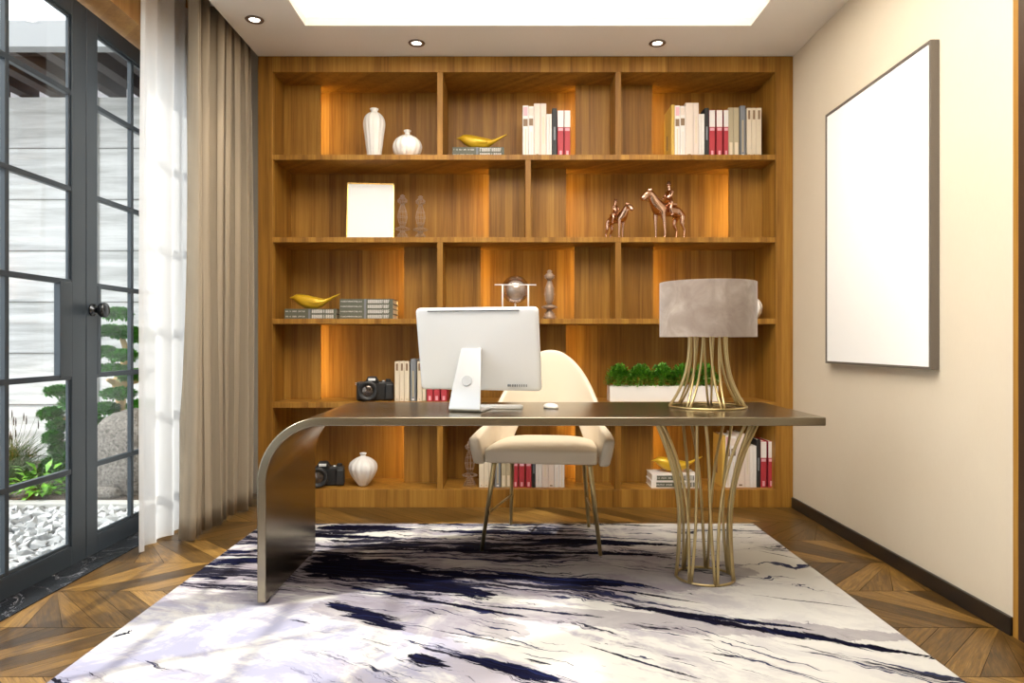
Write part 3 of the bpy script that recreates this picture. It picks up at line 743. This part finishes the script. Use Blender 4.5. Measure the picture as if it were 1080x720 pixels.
horse(at(649, 0, 4.52).x, 4.52, T[1], R(125), .70, 'smaller copper horse with rider left of the larger one on the second shelf')
# planter row 4
px0 = at(643, 0, 4.44).x; px1 = at(757, 0, 4.44).x; pw_ = px1 - px0
t = thing('planter_box', 'long white planter box of green plants on the fourth shelf behind the lamp', 'planter', (px0, 4.43, T[3]))
b = MB(); hh = .098
b.box(0, pw_, 0, .008, 0, hh).box(0, pw_, .122, .13, 0, hh).box(0, .008, .008, .122, 0, hh).box(pw_ - .008, pw_, .008, .122, 0, hh).box(0.008, pw_ - .008, .008, .122, 0, .01)
b.build('trough', M['cer'], t, bevel=.002)
box('soil', M['soil'], .008, pw_ - .008, .008, .122, .01, hh - .012, t)
def leafquad(b, p, d, L, w, up=Vector((0, 0, 1))):
    d = d.normalized(); sd = d.cross(up)
    if sd.length < .01: sd = Vector((1, 0, 0))
    sd.normalize(); nrm = sd.cross(d).normalized()
    m_ = p + d * L * .5 + nrm * L * .08
    b.add([p, m_ + sd * w, p + d * L - nrm * L * .1, m_ - sd * w, m_ + nrm * (-.12 * w)], [(0, 1, 4), (1, 2, 4), (2, 3, 4), (3, 0, 4)])
for i in range(5):
    cx = pw_ * (i + .5) / 5; b = MB()
    for q in range(1300):
        a = random.uniform(0, 2 * PI); e_ = random.uniform(-.35, 1.5); rr = .072 * random.uniform(.7, 1.05)
        d = Vector((math.cos(a) * math.cos(e_), math.sin(a) * math.cos(e_), math.sin(e_)))
        p = Vector((cx + d.x * rr * 1.15, .065 + d.y * rr * .95, hh + .028 + d.z * rr * (1.1 + .3 * math.sin(a * 5))))
        leafquad(b, p, d + Vector((random.uniform(-.8, .8), random.uniform(-.8, .8), random.uniform(-.2, .8))), random.uniform(.014, .026), .0065)
    for q in range(14):
        a = random.uniform(0, 2 * PI); r0 = random.uniform(0, .045)
        b.tube([(cx + r0 * .3 * math.cos(a), .065 + r0 * .3 * math.sin(a), hh - .02), (cx + r0 * math.cos(a), .065 + r0 * math.sin(a), hh + .065)], .0016, 5)
    b.build('foliage', M['herb'], t)
b = MB()
for px_, py_, an in ((.60, .03, .5), (.63, .02, .1), (.655, .03, -.3), (.70, .03, .3), (.575, .04, .7)):
    leafquad(b, Vector((px_ - .03, py_, hh + .052 - (px_ - .6) * .35)), Vector((1, -.2, an * .5)), .055, .010)
b.tube([(.56, .05, hh), (.60, .03, hh + .05), (.66, .02, hh + .045), (.70, .02, hh + .02)], .0016, 5)
b.build('pale_flower', M['lily'], t)
# ================================================================== WALL ART
t = thing('wall_art', 'large blank white artwork in a taupe frame on the right wall', 'picture', (XR, 3.38, 0))
y0, y1, z0, z1 = 2.897 - 3.38, 3.863 - 3.38, .908, 2.254; q = .012
b = MB(); b.box(-.038, -.001, y0, y0 + q, z0, z1).box(-.038, -.001, y1 - q, y1, z0, z1).box(-.038, -.001, y0 + q, y1 - q, z0, z0 + q).box(-.038, -.001, y0 + q, y1 - q, z1 - q, z1)
b.build('frame', M['artframe'], t, bevel=.001)
box('blank_canvas', M['artwhite'], -.033, -.003, y0 + q, y1 - q, z0 + q, z1 - q, t)
# ================================================================== RUG
RY0, RY1 = 1.60, 3.963
o = MB().box(-1.375, 1.355, 0, RY1 - RY0, .0, .012).build('rug', M['rug'], None, (0, RY0, 0.0005), bevel=.004)
tag(o, 'large abstract rug with navy ink strokes and grey washes on cream under the desk', 'rug')
RT = .0125
# ================================================================== DESK
DY0, DY1, DX0, DX1, DZ, DT = 2.717, 3.415, -.967, 1.208, .734, .033
desk = thing('desk', 'champagne metal desk curving down to one panel leg at the left', 'desk', (0, DY0, 0))
path_o = []; r = .25; n = 20; zf = RT + .012
path_o = [(DX0, zf)] + [(DX0 + r - r * math.cos(PI / 2 * i / n), DZ - r + r * math.sin(PI / 2 * i / n)) for i in range(n + 1)] + [(DX1, DZ)]
ri = r - DT
path_i = [(DX0 + DT, zf)] + [(DX0 + r - ri * math.cos(PI / 2 * i / n), DZ - r + ri * math.sin(PI / 2 * i / n)) for i in range(n + 1)] + [(DX1, DZ - DT)]
D = DY1 - DY0; vs = []; fs = []; m_ = len(path_o)
for y in (0, D):
    vs += [(x, y, z) for x, z in path_o] + [(x, y, z) for x, z in path_i]
o2 = 2 * m_
for i in range(m_ - 1):
    fs.append((i, i + 1, m_ + i + 1, m_ + i)); fs.append((o2 + i, o2 + m_ + i, o2 + m_ + i + 1, o2 + i + 1))
    fs.append((i, o2 + i, o2 + i + 1, i + 1)); fs.append((m_ + i, m_ + i + 1, o2 + m_ + i + 1, o2 + m_ + i))
fs.append((0, m_, o2 + m_, o2)); fs.append((m_ - 1, o2 + m_ - 1, o2 + 2 * m_ - 1, 2 * m_ - 1))
MB().add(vs, fs).build('curved_top', M['desk'], desk, bevel=.004, seg=3)
for y in (.05, D - .05): MB().lathe([(.013, RT), (.014, zf - .001), (.010, zf)], 20, M=Matrix.Translation((DX0 + .017, y, 0))).build('foot', M['black'], desk, smooth=True)
# wire leg
lx, ly = .835, 3.05 - DY0
def wirecage(pairs, r_base, r_neck, r_top, z0, z1, zn, rad, parent, mm, name, twist=.0, exp_=2.2):
    for i in range(pairs):
        a0 = 2 * PI * i / pairs + .35
        for s_ in (-1, 1):
            pts = []
            for k in range(15):
                u = k / 14; z = z0 + (z1 - z0) * u
                if u < zn: rr = r_neck + (r_base - r_neck) * ((zn - u) / zn) ** exp_
                else: rr = r_neck + (r_top - r_neck) * ((u - zn) / (1 - zn)) ** exp_
                a = a0 + s_ * (.04 + twist * u)
                pts.append((rr * math.cos(a), rr * math.sin(a), z))
            MB().tube(pts, rad, 8).build(name, mm, parent, smooth=True, loc=parent_loc)
parent_loc = (lx, ly, 0)
wirecage(7, .122, .108, .232, RT + .003, DZ - DT + .001, .34, .0067, desk, M['brass'], 'leg_rod', .34, 2.0)
MB().tube([(.122 * math.cos(2 * PI * i / 48), .122 * math.sin(2 * PI * i / 48), RT + .006) for i in range(48)], .0055, 8, closed=True).build('base_ring', M['brass'], desk, smooth=True, loc=parent_loc)
# ================================================================== LAMP
lm = thing('table_lamp', 'table lamp with wide taupe drum shade and flared brass wire base on the desk', 'lamp', (.875, 3.15, DZ))
parent_loc = (0, 0, 0)
wirecage(7, .165, .080, .082, .006, .335,   .97, .0052, lm, M['brass'], 'base_rod', .24, 2.7)
MB().tube([(.166 * math.cos(2 * PI * i / 48), .166 * math.sin(2 * PI * i / 48), .0045) for i in range(48)], .004, 8, closed=True).build('base_ring', M['brass'], lm, smooth=True)
MB().tube([(.081 * math.cos(2 * PI * i / 48), .081 * math.sin(2 * PI * i / 48), .333) for i in range(48)], .004, 8, closed=True).build('neck_ring', M['brass'], lm, smooth=True)
sz0, sz1, sr = .310, .550, .209
MB().lathe([(sr, sz0), (sr, sz1), (sr - .004, sz1), (sr - .004, sz0), (sr, sz0)], 72, cap=False).build('shade', M['shade'], lm, bevel=.001)
sp_ = MB(); sp_.tube([(-sr + .003, 0, sz0 + .03), (sr - .003, 0, sz0 + .03)], .003, 6).tube([(0, -sr + .003, sz0 + .03), (0, sr - .003, sz0 + .03)], .003, 6); sp_.tube([(0, 0, .33), (0, 0, .40)], .012, 12)
sp_.build('shade_spider', M['brass'], lm, smooth=True)
MB().ball((0, 0, .44), .03, n=20).build('bulb', M['cer'], lm, smooth=True)
# ================================================================== MONITOR, KEYBOARD, MOUSE
mo = thing('desktop_computer', 'silver desktop computer seen from behind on an aluminium stand', 'computer', (-.188, 2.90, DZ), R(-14))
Mt = Matrix.Translation((.022, .125, .2565)) @ Matrix.Rotation(R(12), 4, 'X')
# rounded rectangle shell, bulged to the back (-y)
def rrect(w, h, rad, n=6):
    pts = []
    for cx, cz, a0 in ((w / 2 - rad, h / 2 - rad, 0), (-w / 2 + rad, h / 2 - rad, 90), (-w / 2 + rad, -h / 2 + rad, 180), (w / 2 - rad, -h / 2 + rad, 270)):
        for i in range(n + 1):
            a = R(a0 + 90 * i / n); pts.append((cx + rad * math.cos(a), cz + rad * math.sin(a)))
    return pts
w_, h2 = .535, .358
lay = [(1.0, .012), (1.0, .002), (.994, -.003), (.975, -.007)] + [(kf, -.0075 - .008 * (1 - kf ** 2)) for kf in (.94, .88, .8, .7, .6, .5, .4, .3, .2, .1)]
vs = []; fs = []
for kf, yy in lay:
    for (x, z) in rrect(w_, h2, .018):
        w8 = min(max((.95 - kf) / .8, 0), 1); an = math.atan2(z / h2, x / w_)
        ex, ez = w_ * .56 * math.cos(an), h2 * .56 * math.sin(an)
        vs.append(Mt @ Vector(((x * (1 - w8) + ex * w8) * kf, yy, (z * (1 - w8) + ez * w8) * kf)))
nn = 28
for k in range(len(lay) - 1):
    for i in range(nn): fs.append((k * nn + i, k * nn + (i + 1) % nn, (k + 1) * nn + (i + 1) % nn, (k + 1) * nn + i))
fs.append(tuple(range(nn))); fs.append(tuple((len(lay) - 1) * nn + i for i in range(nn)))
MB().add(vs, fs).build('display_housing', M['alu'], mo, smooth=True)
MB().box(-w_ / 2 + .008, w_ / 2 - .008, .0115, .0145, -h2 / 2 + .008, h2 / 2 - .008, M=Mt).build('screen', M['blacks'], mo)
MB().box(-.21, .19, -.0145, -.0055, h2 / 2 - .0125, h2 / 2 - .0095, M=Mt).build('vent_slot', M['black'], mo)
pm = MB()
for i, (ww) in enumerate((.008, .004, .005, .005, .003, .003, .003, .003, .003)):
    pm.box(.125 + i * .010, .125 + i * .010 + ww, -.0155, -.008, -h2 / 2 + .022, -h2 / 2 + .031, M=Mt)
pm.build('port_row', M['b_grey'], mo)
# stand: bent plate
def platev(stn, th):
    vs = []; fs = []
    for (y, z, hw), (ny, nz) in stn:
        vs += [(-hw, y, z), (hw, y, z), (hw, y + ny * th, z + nz * th), (-hw, y + ny * th, z + nz * th)]
    m = len(stn)
    for k in range(m - 1):
        for i in range(4): fs.append((k * 4 + i, k * 4 + (i + 1) % 4, (k + 1) * 4 + (i + 1) % 4, (k + 1) * 4 + i))
    fs.append((0, 1, 2, 3)); fs.append(tuple((m - 1) * 4 + i for i in (3, 2, 1, 0)))
    return vs, fs
stn = [((.19, .001, .068), (0, 1)), ((.03, .001, .068), (0, 1)), ((.014, .003, .068), (.5, .85)), ((.004, .012, .068), (.9, .5)), ((.004, .022, .067), (1, .1)), ((.03, .10, .060), (1, -.2)), ((.098, .262, .043), (1, -.2))]
MB().add(*platev(stn, .008)).build('stand', M['aluw'], mo, bevel=.002, seg=3)
Mc = Matrix.Translation((0, .0385, .128)) @ Matrix.Rotation(R(90 - 20), 4, 'X')
MB().lathe([(.022, -.001), (.022, .0022), (.0205, .0026), (.0005, .0022)], 36, M=Mc).build('cable_hole_cover', M['plate'], mo, smooth=False)
# keyboard
kb = thing('keyboard', 'thin silver keyboard lying behind the computer stand', 'keyboard', (-.085, 3.115, DZ), R(-3))
b = MB(); b.add([(-.14, -.055, .001), (.14, -.055, .001), (.14, .06, .001), (-.14, .06, .001), (-.14, -.055, .017), (.14, -.055, .017), (.14, .06, .006), (-.14, .06, .006)], [(0, 3, 2, 1), (4, 5, 6, 7), (0, 1, 5, 4), (1, 2, 6, 5), (2, 3, 7, 6), (3, 0, 4, 7)])
b.build('body', M['alu'], kb, bevel=.002)
b = MB(); Mk2 = Matrix.Rotation(R(-5.45), 4, 'X')
for r_ in range(5):
    for c_ in range(14): b.box(-.134 + c_ * .0193, -.134 + c_ * .0193 + .0165, -.046 + r_ * .0205, -.046 + r_ * .0205 + .0172, .0113, .0138, M=Matrix.Translation((0, 0, .001)) @ Mk2)
b.build('keys', M['cer'], kb)
ms = thing('computer_mouse', 'small white computer mouse on the desk right of the keyboard', 'mouse', (.178, 3.10, DZ), R(20))
MB().lathe([(.028, .001), (.030, .004), (.029, .011), (.024, .017), (.014, .0205), (.0005, .0215)], 36, M=Matrix.Diagonal((1, 1.6, 1, 1))).build('shell', M['cer'], ms, smooth=True)
MB().lathe([(.026, 0), (.029, .003), (.0005, .0035)], 36, M=Matrix.Diagonal((1, 1.6, 1, 1))).build('base', M['b_grey'], ms, smooth=True)
# ================================================================== CHAIR
ch = thing('desk_chair', 'cream leather armchair with brass legs tucked behind the desk', 'chair', (.145, 3.40, RT), R(-8))
# seat cushion
seat = MB(); nx, ny = 16, 14; Zt = .492; Zb = .425
grid = []
for sgn_, base in ((1, 0), (-1, 1)):
    pass
vs = []; fs = []
def seatp(u, v, top):
    hw = .272 - .045 * v ** 2; x = u * hw; y = .005 + .47 * v - .012 * (1 - u * u) * (1 - v) + .0
    if v > .75: x *= 1 - .25 * ((v - .75) / .25) ** 2 * abs(u)
    z = Zt + .028 * (1 - u ** 4) * (1 - (2 * v - 1) ** 4) - .0 if top else Zb
    return (x, y, z)
for top in (1, 0):
    for j in range(ny + 1):
        for i in range(nx + 1): vs.append(seatp(-1 + 2 * i / nx, j / ny, top))
N1 = (nx + 1) * (ny + 1)
for j in range(ny):
    for i in range(nx):
        a = j * (nx + 1) + i; fs.append((a, a + 1, a + nx + 2, a + nx + 1)); fs.append((N1 + a, N1 + a + nx + 1, N1 + a + nx + 2, N1 + a + 1))
edge = [i for i in range(nx + 1)] + [(j + 1) * (nx + 1) - 1 for j in range(1, ny + 1)] + [ny * (nx + 1) + i for i in range(nx - 1, -1, -1)] + [j * (nx + 1) for j in range(ny - 1, 0, -1)]
for a, b_ in zip(edge, edge[1:] + edge[:1]): fs.append((a, N1 + a, N1 + b_, b_))
MB().add(vs, fs).build('seat_cushion', M['leather'], ch, bevel=.014, seg=4)
# shell
stn = 48; vs = []; fs = []
def ss(x, a, b_):
    x = min(max((x - a) / (b_ - a), 0), 1); return x * x * (3 - 2 * x)
NS = 16
for k in range(stn + 1):
    t_ = -1 + 2 * k / stn; at_ = abs(t_); sg = 1 if t_ >= 0 else -1
    if at_ <= .5: x = .285 * math.sin(PI * at_); y = .26 + .25 * math.cos(PI * at_); nx_, ny_ = math.sin(PI * at_), math.cos(PI * at_)
    else: u = (at_ - .5) / .5; x = .285 + .022 * u; y = .26 - .255 * u; nx_, ny_ = 1, 0
    cz = max(math.cos(PI * min(at_, .5)), 0) ** 1.5
    zt_ = .595 + .375 * cz - .050 * ss(at_, .5, 1)
    zb_ = .60 - .185 * ss(at_, .16, .30)
    th = .016 + .012 * ss(at_, .4, 1)
    sec = []
    for i in range(NS):  # rounded section
        a = 2 * PI * i / NS
        cc, s2 = math.cos(a), math.sin(a)
        du = th * (abs(cc) ** .42) * (1 if cc > 0 else -1)
        zz_ = (zt_ + zb_) / 2 + (zt_ - zb_) / 2 * (abs(s2) ** .35) * (1 if s2 > 0 else -1)
        lean = (zz_ - .45) * .16 * ss(.8 - at_, 0, .5)
        flare = (zz_ - .44) * .22 * ss(at_, .5, .9)
        vs.append((sg * (x + nx_ * du + flare * 1), y + ny_ * du + lean, zz_))
for k in range(stn):
    for i in range(NS): fs.append((k * NS + i, k * NS + (i + 1) % NS, (k + 1) * NS + (i + 1) % NS, (k + 1) * NS + i))
fs.append(tuple(range(NS))); fs.append(tuple(stn * NS + i for i in range(NS)))
MB().add(vs, fs).build('backrest_shell', M['leather'], ch, smooth=True, subsurf=1)
tops = {(-1, 0): (-.232, .06, .43), (1, 0): (.232, .06, .43), (-1, 1): (-.19, .40, .43), (1, 1): (.19, .40, .43)}
bots = {(-1, 0): (-.285, .0, 0), (1, 0): (.285, .0, 0), (-1, 1): (-.215, .52, 0), (1, 1): (.215, .52, 0)}
for kk in tops:
    a, b_ = Vector(tops[kk]), Vector(bots[kk])
    MB().tube([a, a + (b_ - a) * .06 + Vector((0, 0, -.0)), b_], [.012, .0125, .0085], 14).build('leg', M['brass'], ch, smooth=True)
for s_ in (-1, 1):
    a = Vector(tops[(s_, 0)]).lerp(Vector(bots[(s_, 0)]), .60); b_ = Vector(tops[(s_, 1)]).lerp(Vector(bots[(s_, 1)]), .60)
    MB().tube([a, b_], .006, 10).build('stretcher', M['brass'], ch, smooth=True)
box('seat_frame', M['brass'], -.235, .235, .045, .415, .418, .4245, ch, bevel=.003)
# ================================================================== CURTAINS
def curtain(name, pathf, n, z0, z1, mm, label, topf=None, rows=24, th=0.0, hem=None):
    vs = []; fs = []
    for j in range(rows + 1):
        w = j / rows; z = z0 + (z1 - z0) * w
        for i in range(n + 1):
            u = i / n; x, y = pathf(u, w); vs.append((x, y, z))
    for j in range(rows):
        for i in range(n): a = j * (n + 1) + i; fs.append((a, a + 1, a + n + 2, a + n + 1))
    o = MB().add(vs, fs).build(name, mm, None, smooth=True)
    if th:
        m = o.modifiers.new('sol', 'SOLIDIFY'); m.thickness = th; m.offset = 0
    tag(o, label, 'curtain'); return o
def dpath(u, w):
    y = 3.62 + (4.385 - 3.62) * u + .10 * w * (1 - u) ** 2
    ph = 2 * PI * (7.3 * u ** .9) + .9 * math.sin(u * 8 + .5) + .35 * math.sin(w * 2.2 + u * 5)
    amp = .066 * (.75 + .35 * math.sin(u * 15 + 1)) * (1 - .30 * w)
    x = -1.69 + .075 * u + amp * (1 - .35 * u) * (2 * abs(math.sin(ph / 2)) ** .62 - 1) + .010 * math.sin(ph * 1.9 + w * 2.5) + .012 * math.sin(w * 3 + u * 7)
    y += .022 * math.cos(ph)
    return x, min(y, 4.39)
curtain('beige_curtain', dpath, 260, .012, 2.90, M['drape'], 'heavy beige drape hanging in folds left of the bookcase', th=.003)
def spath(u, w):
    y = 3.40 + .80 * u + .035 * w
    ph = u * 2 * PI * 5.5
    x = -1.79 + .018 * math.sin(ph) * (1 - .2 * w) + .010 * math.sin(ph * .37 + 2) - .01 * math.sin(w * 2.5)
    y += .012 * math.cos(ph)
    return x, y
sh = curtain('sheer_curtain', spath, 260, .012, 2.90, M['sheer'], 'white translucent sheer curtain hanging between the glass door and the beige drape')
# ================================================================== OUTSIDE
YW = 6.0
t = struct(box('wall_garden', M['trav'], -7, 1.5, YW + .01, YW + .2, -.3, 3.09))
jb = MB(); k = 0
sW = F / YW
for i in range(9):
    z = 3.09 - i * (54 / sW)
    if i: jb.box(-7, 1.5, YW + .0, YW + .0101, z - .004, z + .004)
for x in (-5.8, -4.6, (103.3 - CX) / sW, -2.2): jb.box(x - .003, x + .003, YW + .0, YW + .0101, -.3, 3.09)
struct(jb.build('trim_5', mat('slab_joint', (.22, .22, .21), .8)))
struct(box('ground_garden', M['kerb'], -7, XD - .1, -1.6, YW + .2, -.35, -.06))
# pergola
pg = thing('pergola', 'flat garden canopy with dark brown beams seen through the top of the glass doors', 'pergola', (-4, 5.5, 3.09))
box('fascia', M['fascia'], -3, 4.5, -.52, -.42, .0, .185, pg, bevel=.003)
box('roof_deck', M['soffit'], -3, 4.5, -.42, 3.0, .13, .16, pg)
for i in range(26):
    x = -2.9 + i * .25
    box('beam', M['beamdark'], x, x + .10, -.42, .62, .01, .13, pg)
# kerb between gravel and planting
struct(box('trim_6', M['kerb'], -7, XD - .1, 4.42, 4.52, -.06, .02, bevel=.006))
o = MB(); 
vs = []; fs = []; nx, ny = 60, 20
for j in range(ny + 1):
    for i in range(nx + 1):
        x = -6 + (6 + XD - .1) * i / nx; y = 4.52 + (YW - 4.52) * j / ny
        vs.append((x, y, .0 + .06 * noise.noise(Vector((x * 2, y * 2, 0))) + (.02)))
for j in range(ny):
    for i in range(nx): a = j * (nx + 1) + i; fs.append((a, a + 1, a + nx + 2, a + nx + 1))
struct(o.add(vs, fs).build('ground_planting_bed', M['soil'], smooth=True))
# boulder
def rocky(c, r, seed, n=40, amp=.12, fr=2.2):
    b = MB(); b.ball((0, 0, 0), 1, n=n); out = []
    for p in b.v:
        p = Vector(p); d = 1 + amp * noise.noise(p * fr + Vector((seed, 0, 0))) + amp * .4 * noise.noise(p * fr * 3 + Vector((seed, 5, 0)))
        q = Vector([math.copysign(abs(k_) ** .75, k_) for k_ in p]) * d
        out.append((c[0] + q.x * r[0], c[1] + q.y * r[1], c[2] + q.z * r[2]))
    b.v = out; return b
o = rocky((0, 0, 0), (.25, .20, .34), 3.1, 48).build('boulder', M['rock'], None, (-2.56, 4.80, .22), smooth=True)
tag(o, 'rough grey granite boulder behind the gravel outside the glass door', 'boulder')
for (p, r_, lb) in ((at(24, 532, 4.62), (.10, .07, .045), 'low flat grey stone beside the leafy plant outside'), (at(110, 530, 4.58), (.10, .05, .04), 'low flat stone in front of the granite boulder')):
    o = rocky((0, 0, 0), r_, 9.1, 24).build('garden_stone', M['rock'], None, (p.x, p.y, .05), smooth=True); tag(o, lb, 'stone')
# gravel
def stone_mesh(seed):
    rnd = random.Random(seed); b = bmesh.new()
    for i in range(11):
        a = Vector((rnd.gauss(0, 1), rnd.gauss(0, 1), rnd.gauss(0, 1))).normalized()
        b.verts.new((a.x * .048, a.y * .037, a.z * .028))
    bmesh.ops.convex_hull(b, input=b.verts)
    for v_ in [v_ for v_ in b.verts if not v_.link_faces]: b.verts.remove(v_)
    me = bpy.data.meshes.new('gravel_stone'); b.to_mesh(me); b.free(); me.materials.append(M['stone_white']); return me
sms = [stone_mesh(i) for i in range(8)]
cands = []
rnd = random.Random(5)
for i in range(5000):
    y = rnd.uniform(2.85, 4.40); x = rnd.uniform(-3.3, XD - .16)
    px_ = CX + x * F / y
    if -25 < px_ < 150 and all((x - a) ** 2 + (y - b_) ** 2 > .046 ** 2 for a, b_ in cands): cands.append((x, y))
cands = sorted(cands, key=lambda c: c[1])
gs = cands[:300]
for i, (x, y) in enumerate(gs):
    o = bpy.data.objects.new('gravel_stone', sms[i % 8]); col.objects.link(o)
    o.location = (x, y, -.018 + rnd.uniform(0, .012)); o.rotation_euler = (rnd.uniform(-.5, .5), rnd.uniform(-.5, .5), rnd.uniform(0, 6.28))
    tag(o, 'one of the white crushed stones covering the ground outside the glass doors', 'stone', 'white crushed stones outside the doors')
gb = MB()
def add_stone(x, y, z, k_):
    me = sms[k_ % 8]; Mx = Matrix.Translation((x, y, z)) @ Matrix.Rotation(rnd.uniform(0, 6.28), 4, 'Z') @ Matrix.Rotation(rnd.uniform(-.5, .5), 4, 'X')
    gb.add([Mx @ v_.co for v_ in me.vertices], [tuple(p.vertices) for p in me.polygons])
for i, (x, y) in enumerate(cands[300:]): add_stone(x, y, -.018, i)
for i in range(6500):
    x = rnd.uniform(-4.6, XD - .15); y = rnd.uniform(.5, 4.40); add_stone(x, y, -.045 + rnd.uniform(0, .008), i)
o = gb.build('gravel', M['stone_white']); tag(o, 'bed of white crushed stone gravel outside the glass doors', 'gravel', kind='stuff')
# bonsai pine
bt = thing('bonsai_pine', 'cloud-pruned dark green pine tree behind the boulder outside', 'tree', (-2.70, 5.10, 0.02))
def rel(px, py, y): p = at(px, py, y); return (p.x + 2.70, p.y - 5.10, p.z - .02)
tv = [(.0, 0, 0), rel(118, 470, 5.1), rel(128, 430, 5.1), rel(126, 405, 5.1), rel(134, 370, 5.1), rel(124, 345, 5.1), rel(95, 445, 5.05), rel(65, 440, 5.0), rel(90, 480, 5.0), rel(62, 490, 4.95), rel(150, 400, 5.1), rel(112, 400, 5.0)]
te = [(0, 1), (1, 2), (2, 3), (3, 4), (4, 5), (1, 6), (6, 7), (1, 8), (8, 9), (3, 10), (3, 11)]
skin('trunk', tv, te, [.06, .05, .038, .034, .025, .015, .03, .014, .028, .014, .016, .012], M['bark'], bt, 1)
pads = [(124, 332, .11, .05), (116, 350, .09, .05), (134, 352, .12, .06), (112, 372, .08, .045), (130, 376, .11, .05), (118, 391, .13, .045), (140, 396, .12, .05), (125, 416, .13, .045), (112, 432, .10, .05), (122, 456, .10, .055), (150, 430, .12, .06),
        (108, 448, .08, .05), (62, 413, .10, .04), (54, 437, .09, .05), (64, 450, .10, .06), (56, 462, .07, .05), (66, 474, .10, .06), (60, 490, .12, .06), (50, 500, .12, .05), (70, 500, .13, .06), (80, 425, .12, .06), (88, 455, .12, .06), (152, 355, .10, .06)]
for (px_, py_, rw, rh) in pads:
    c = Vector(rel(px_, py_, 5.0 + .1 * math.sin(px_))); b = MB()
    rw *= .82; rh *= .74
    b.ball(tuple(c), rw * .78, rw * .78, rh * .78, 14)
    for q in range(1100):
        a = random.uniform(0, 2 * PI); e_ = math.asin(random.uniform(-.75, 1))
        d = Vector((math.cos(a) * math.cos(e_), math.sin(a) * math.cos(e_), math.sin(e_)))
        bmp = 1 + .22 * noise.noise(d * 3.2 + Vector((px_, py_, 0)))
        p = c + Vector((d.x * rw * bmp, d.y * rw * bmp, d.z * rh * bmp)) * random.uniform(.80, 1)
        dd = d + Vector((random.uniform(-.7, .7), random.uniform(-.7, .7), random.uniform(0, 1)))
        leafquad(b, p, dd, random.uniform(.020, .034), .008)
    b.build('foliage_pad', M['pine'], bt)
# leafy plant
lp2 = thing('leafy_shrub', 'bright green broad-leaved shrub at the gravel edge outside', 'plant', (at(45, 530, 4.65).x, 4.65, .03)); b = MB(); s2_ = MB()
for q in range(120):
    a = random.uniform(0, 2 * PI); e_ = random.uniform(.1, 1.4); rr = random.uniform(.05, .19)
    d = Vector((math.cos(a) * math.cos(e_) * 1.3, math.sin(a) * math.cos(e_), math.sin(e_) * .9)); p = d * rr
    leafquad(b, p, Vector((d.x, d.y, d.z * .1 + random.uniform(-.5, .3))), random.uniform(.07, .11), .021)
    if q % 5 == 0: s2_.tube([(0, 0, 0), tuple(p * .6), tuple(p)], .0025, 5)
b.build('leaves', M['leaf'], lp2); s2_.build('stems', M['grass'], lp2)
# grass tuft
gt = thing('grass_tuft', 'tuft of fine grass with dark seed heads left of the leafy shrub outside', 'plant', (at(12, 515, 4.85).x, 4.85, .03)); b = MB(); b2_ = MB()
for q in range(420):
    a = random.uniform(0, 2 * PI); H = random.uniform(.18, .38); o_ = random.uniform(.05, .33)
    p0 = Vector((random.gauss(0, .045), random.gauss(0, .03), 0)); d = Vector((math.cos(a), math.sin(a), 0))
    p1 = p0 + d * o_ * .3 + Vector((0, 0, H * .65)); p2 = p0 + d * o_ + Vector((0, 0, H))
    b.tube([p0, p1, p2], [.0022, .0018, .0004], 3)
    if q % 18 == 0:
        p3 = p0 + d * o_ * .6 + Vector((0, 0, H + .12)); b.tube([p0, p1, p3], .001, 3); b2_.tube([p3 - Vector((0, 0, .03)), p3, p3 + Vector((0, 0, .03))], [.002, .0045, .0015], 6)
b.build('blades', M['grass'], gt); b2_.build('seed_heads', M['seed'], gt)
# ================================================================== LIGHT
w = bpy.data.worlds.new('sky'); sc.world = w; w.use_nodes = True
bg = w.node_tree.nodes['Background']; bg.inputs[0].default_value = (.90, .95, 1, 1); bg.inputs[1].default_value = 2.2
l = bpy.data.lights.new('sun', 'SUN'); l.energy = 4.5; l.angle = R(1.5); l.color = (1, .95, .86)
o = bpy.data.objects.new('sun', l); col.objects.link(o); o.location = (-5, 0, 6)
d = Vector((.66, .33, -.72)); o.rotation_euler = d.to_track_quat('-Z', 'Y').to_euler()
# ================================================================== CAMERA
cam = bpy.data.cameras.new('camera'); co = bpy.data.objects.new('camera', cam); col.objects.link(co)
cam.sensor_width = 36; cam.sensor_fit = 'HORIZONTAL'; cam.lens = F / 1080 * 36
cam.shift_x = (540 - CX) / 1080; cam.shift_y = (CY - 360) / 1080
co.location = (0, 0, CH); co.rotation_euler = (R(90), 0, 0); cam.clip_start = .02
sc.camera = co
sc.view_settings.view_transform = 'Standard'; sc.view_settings.look = 'None'; sc.view_settings.gamma = 1; sc.view_settings.use_curve_mapping = False
sc.view_settings.exposure = .40
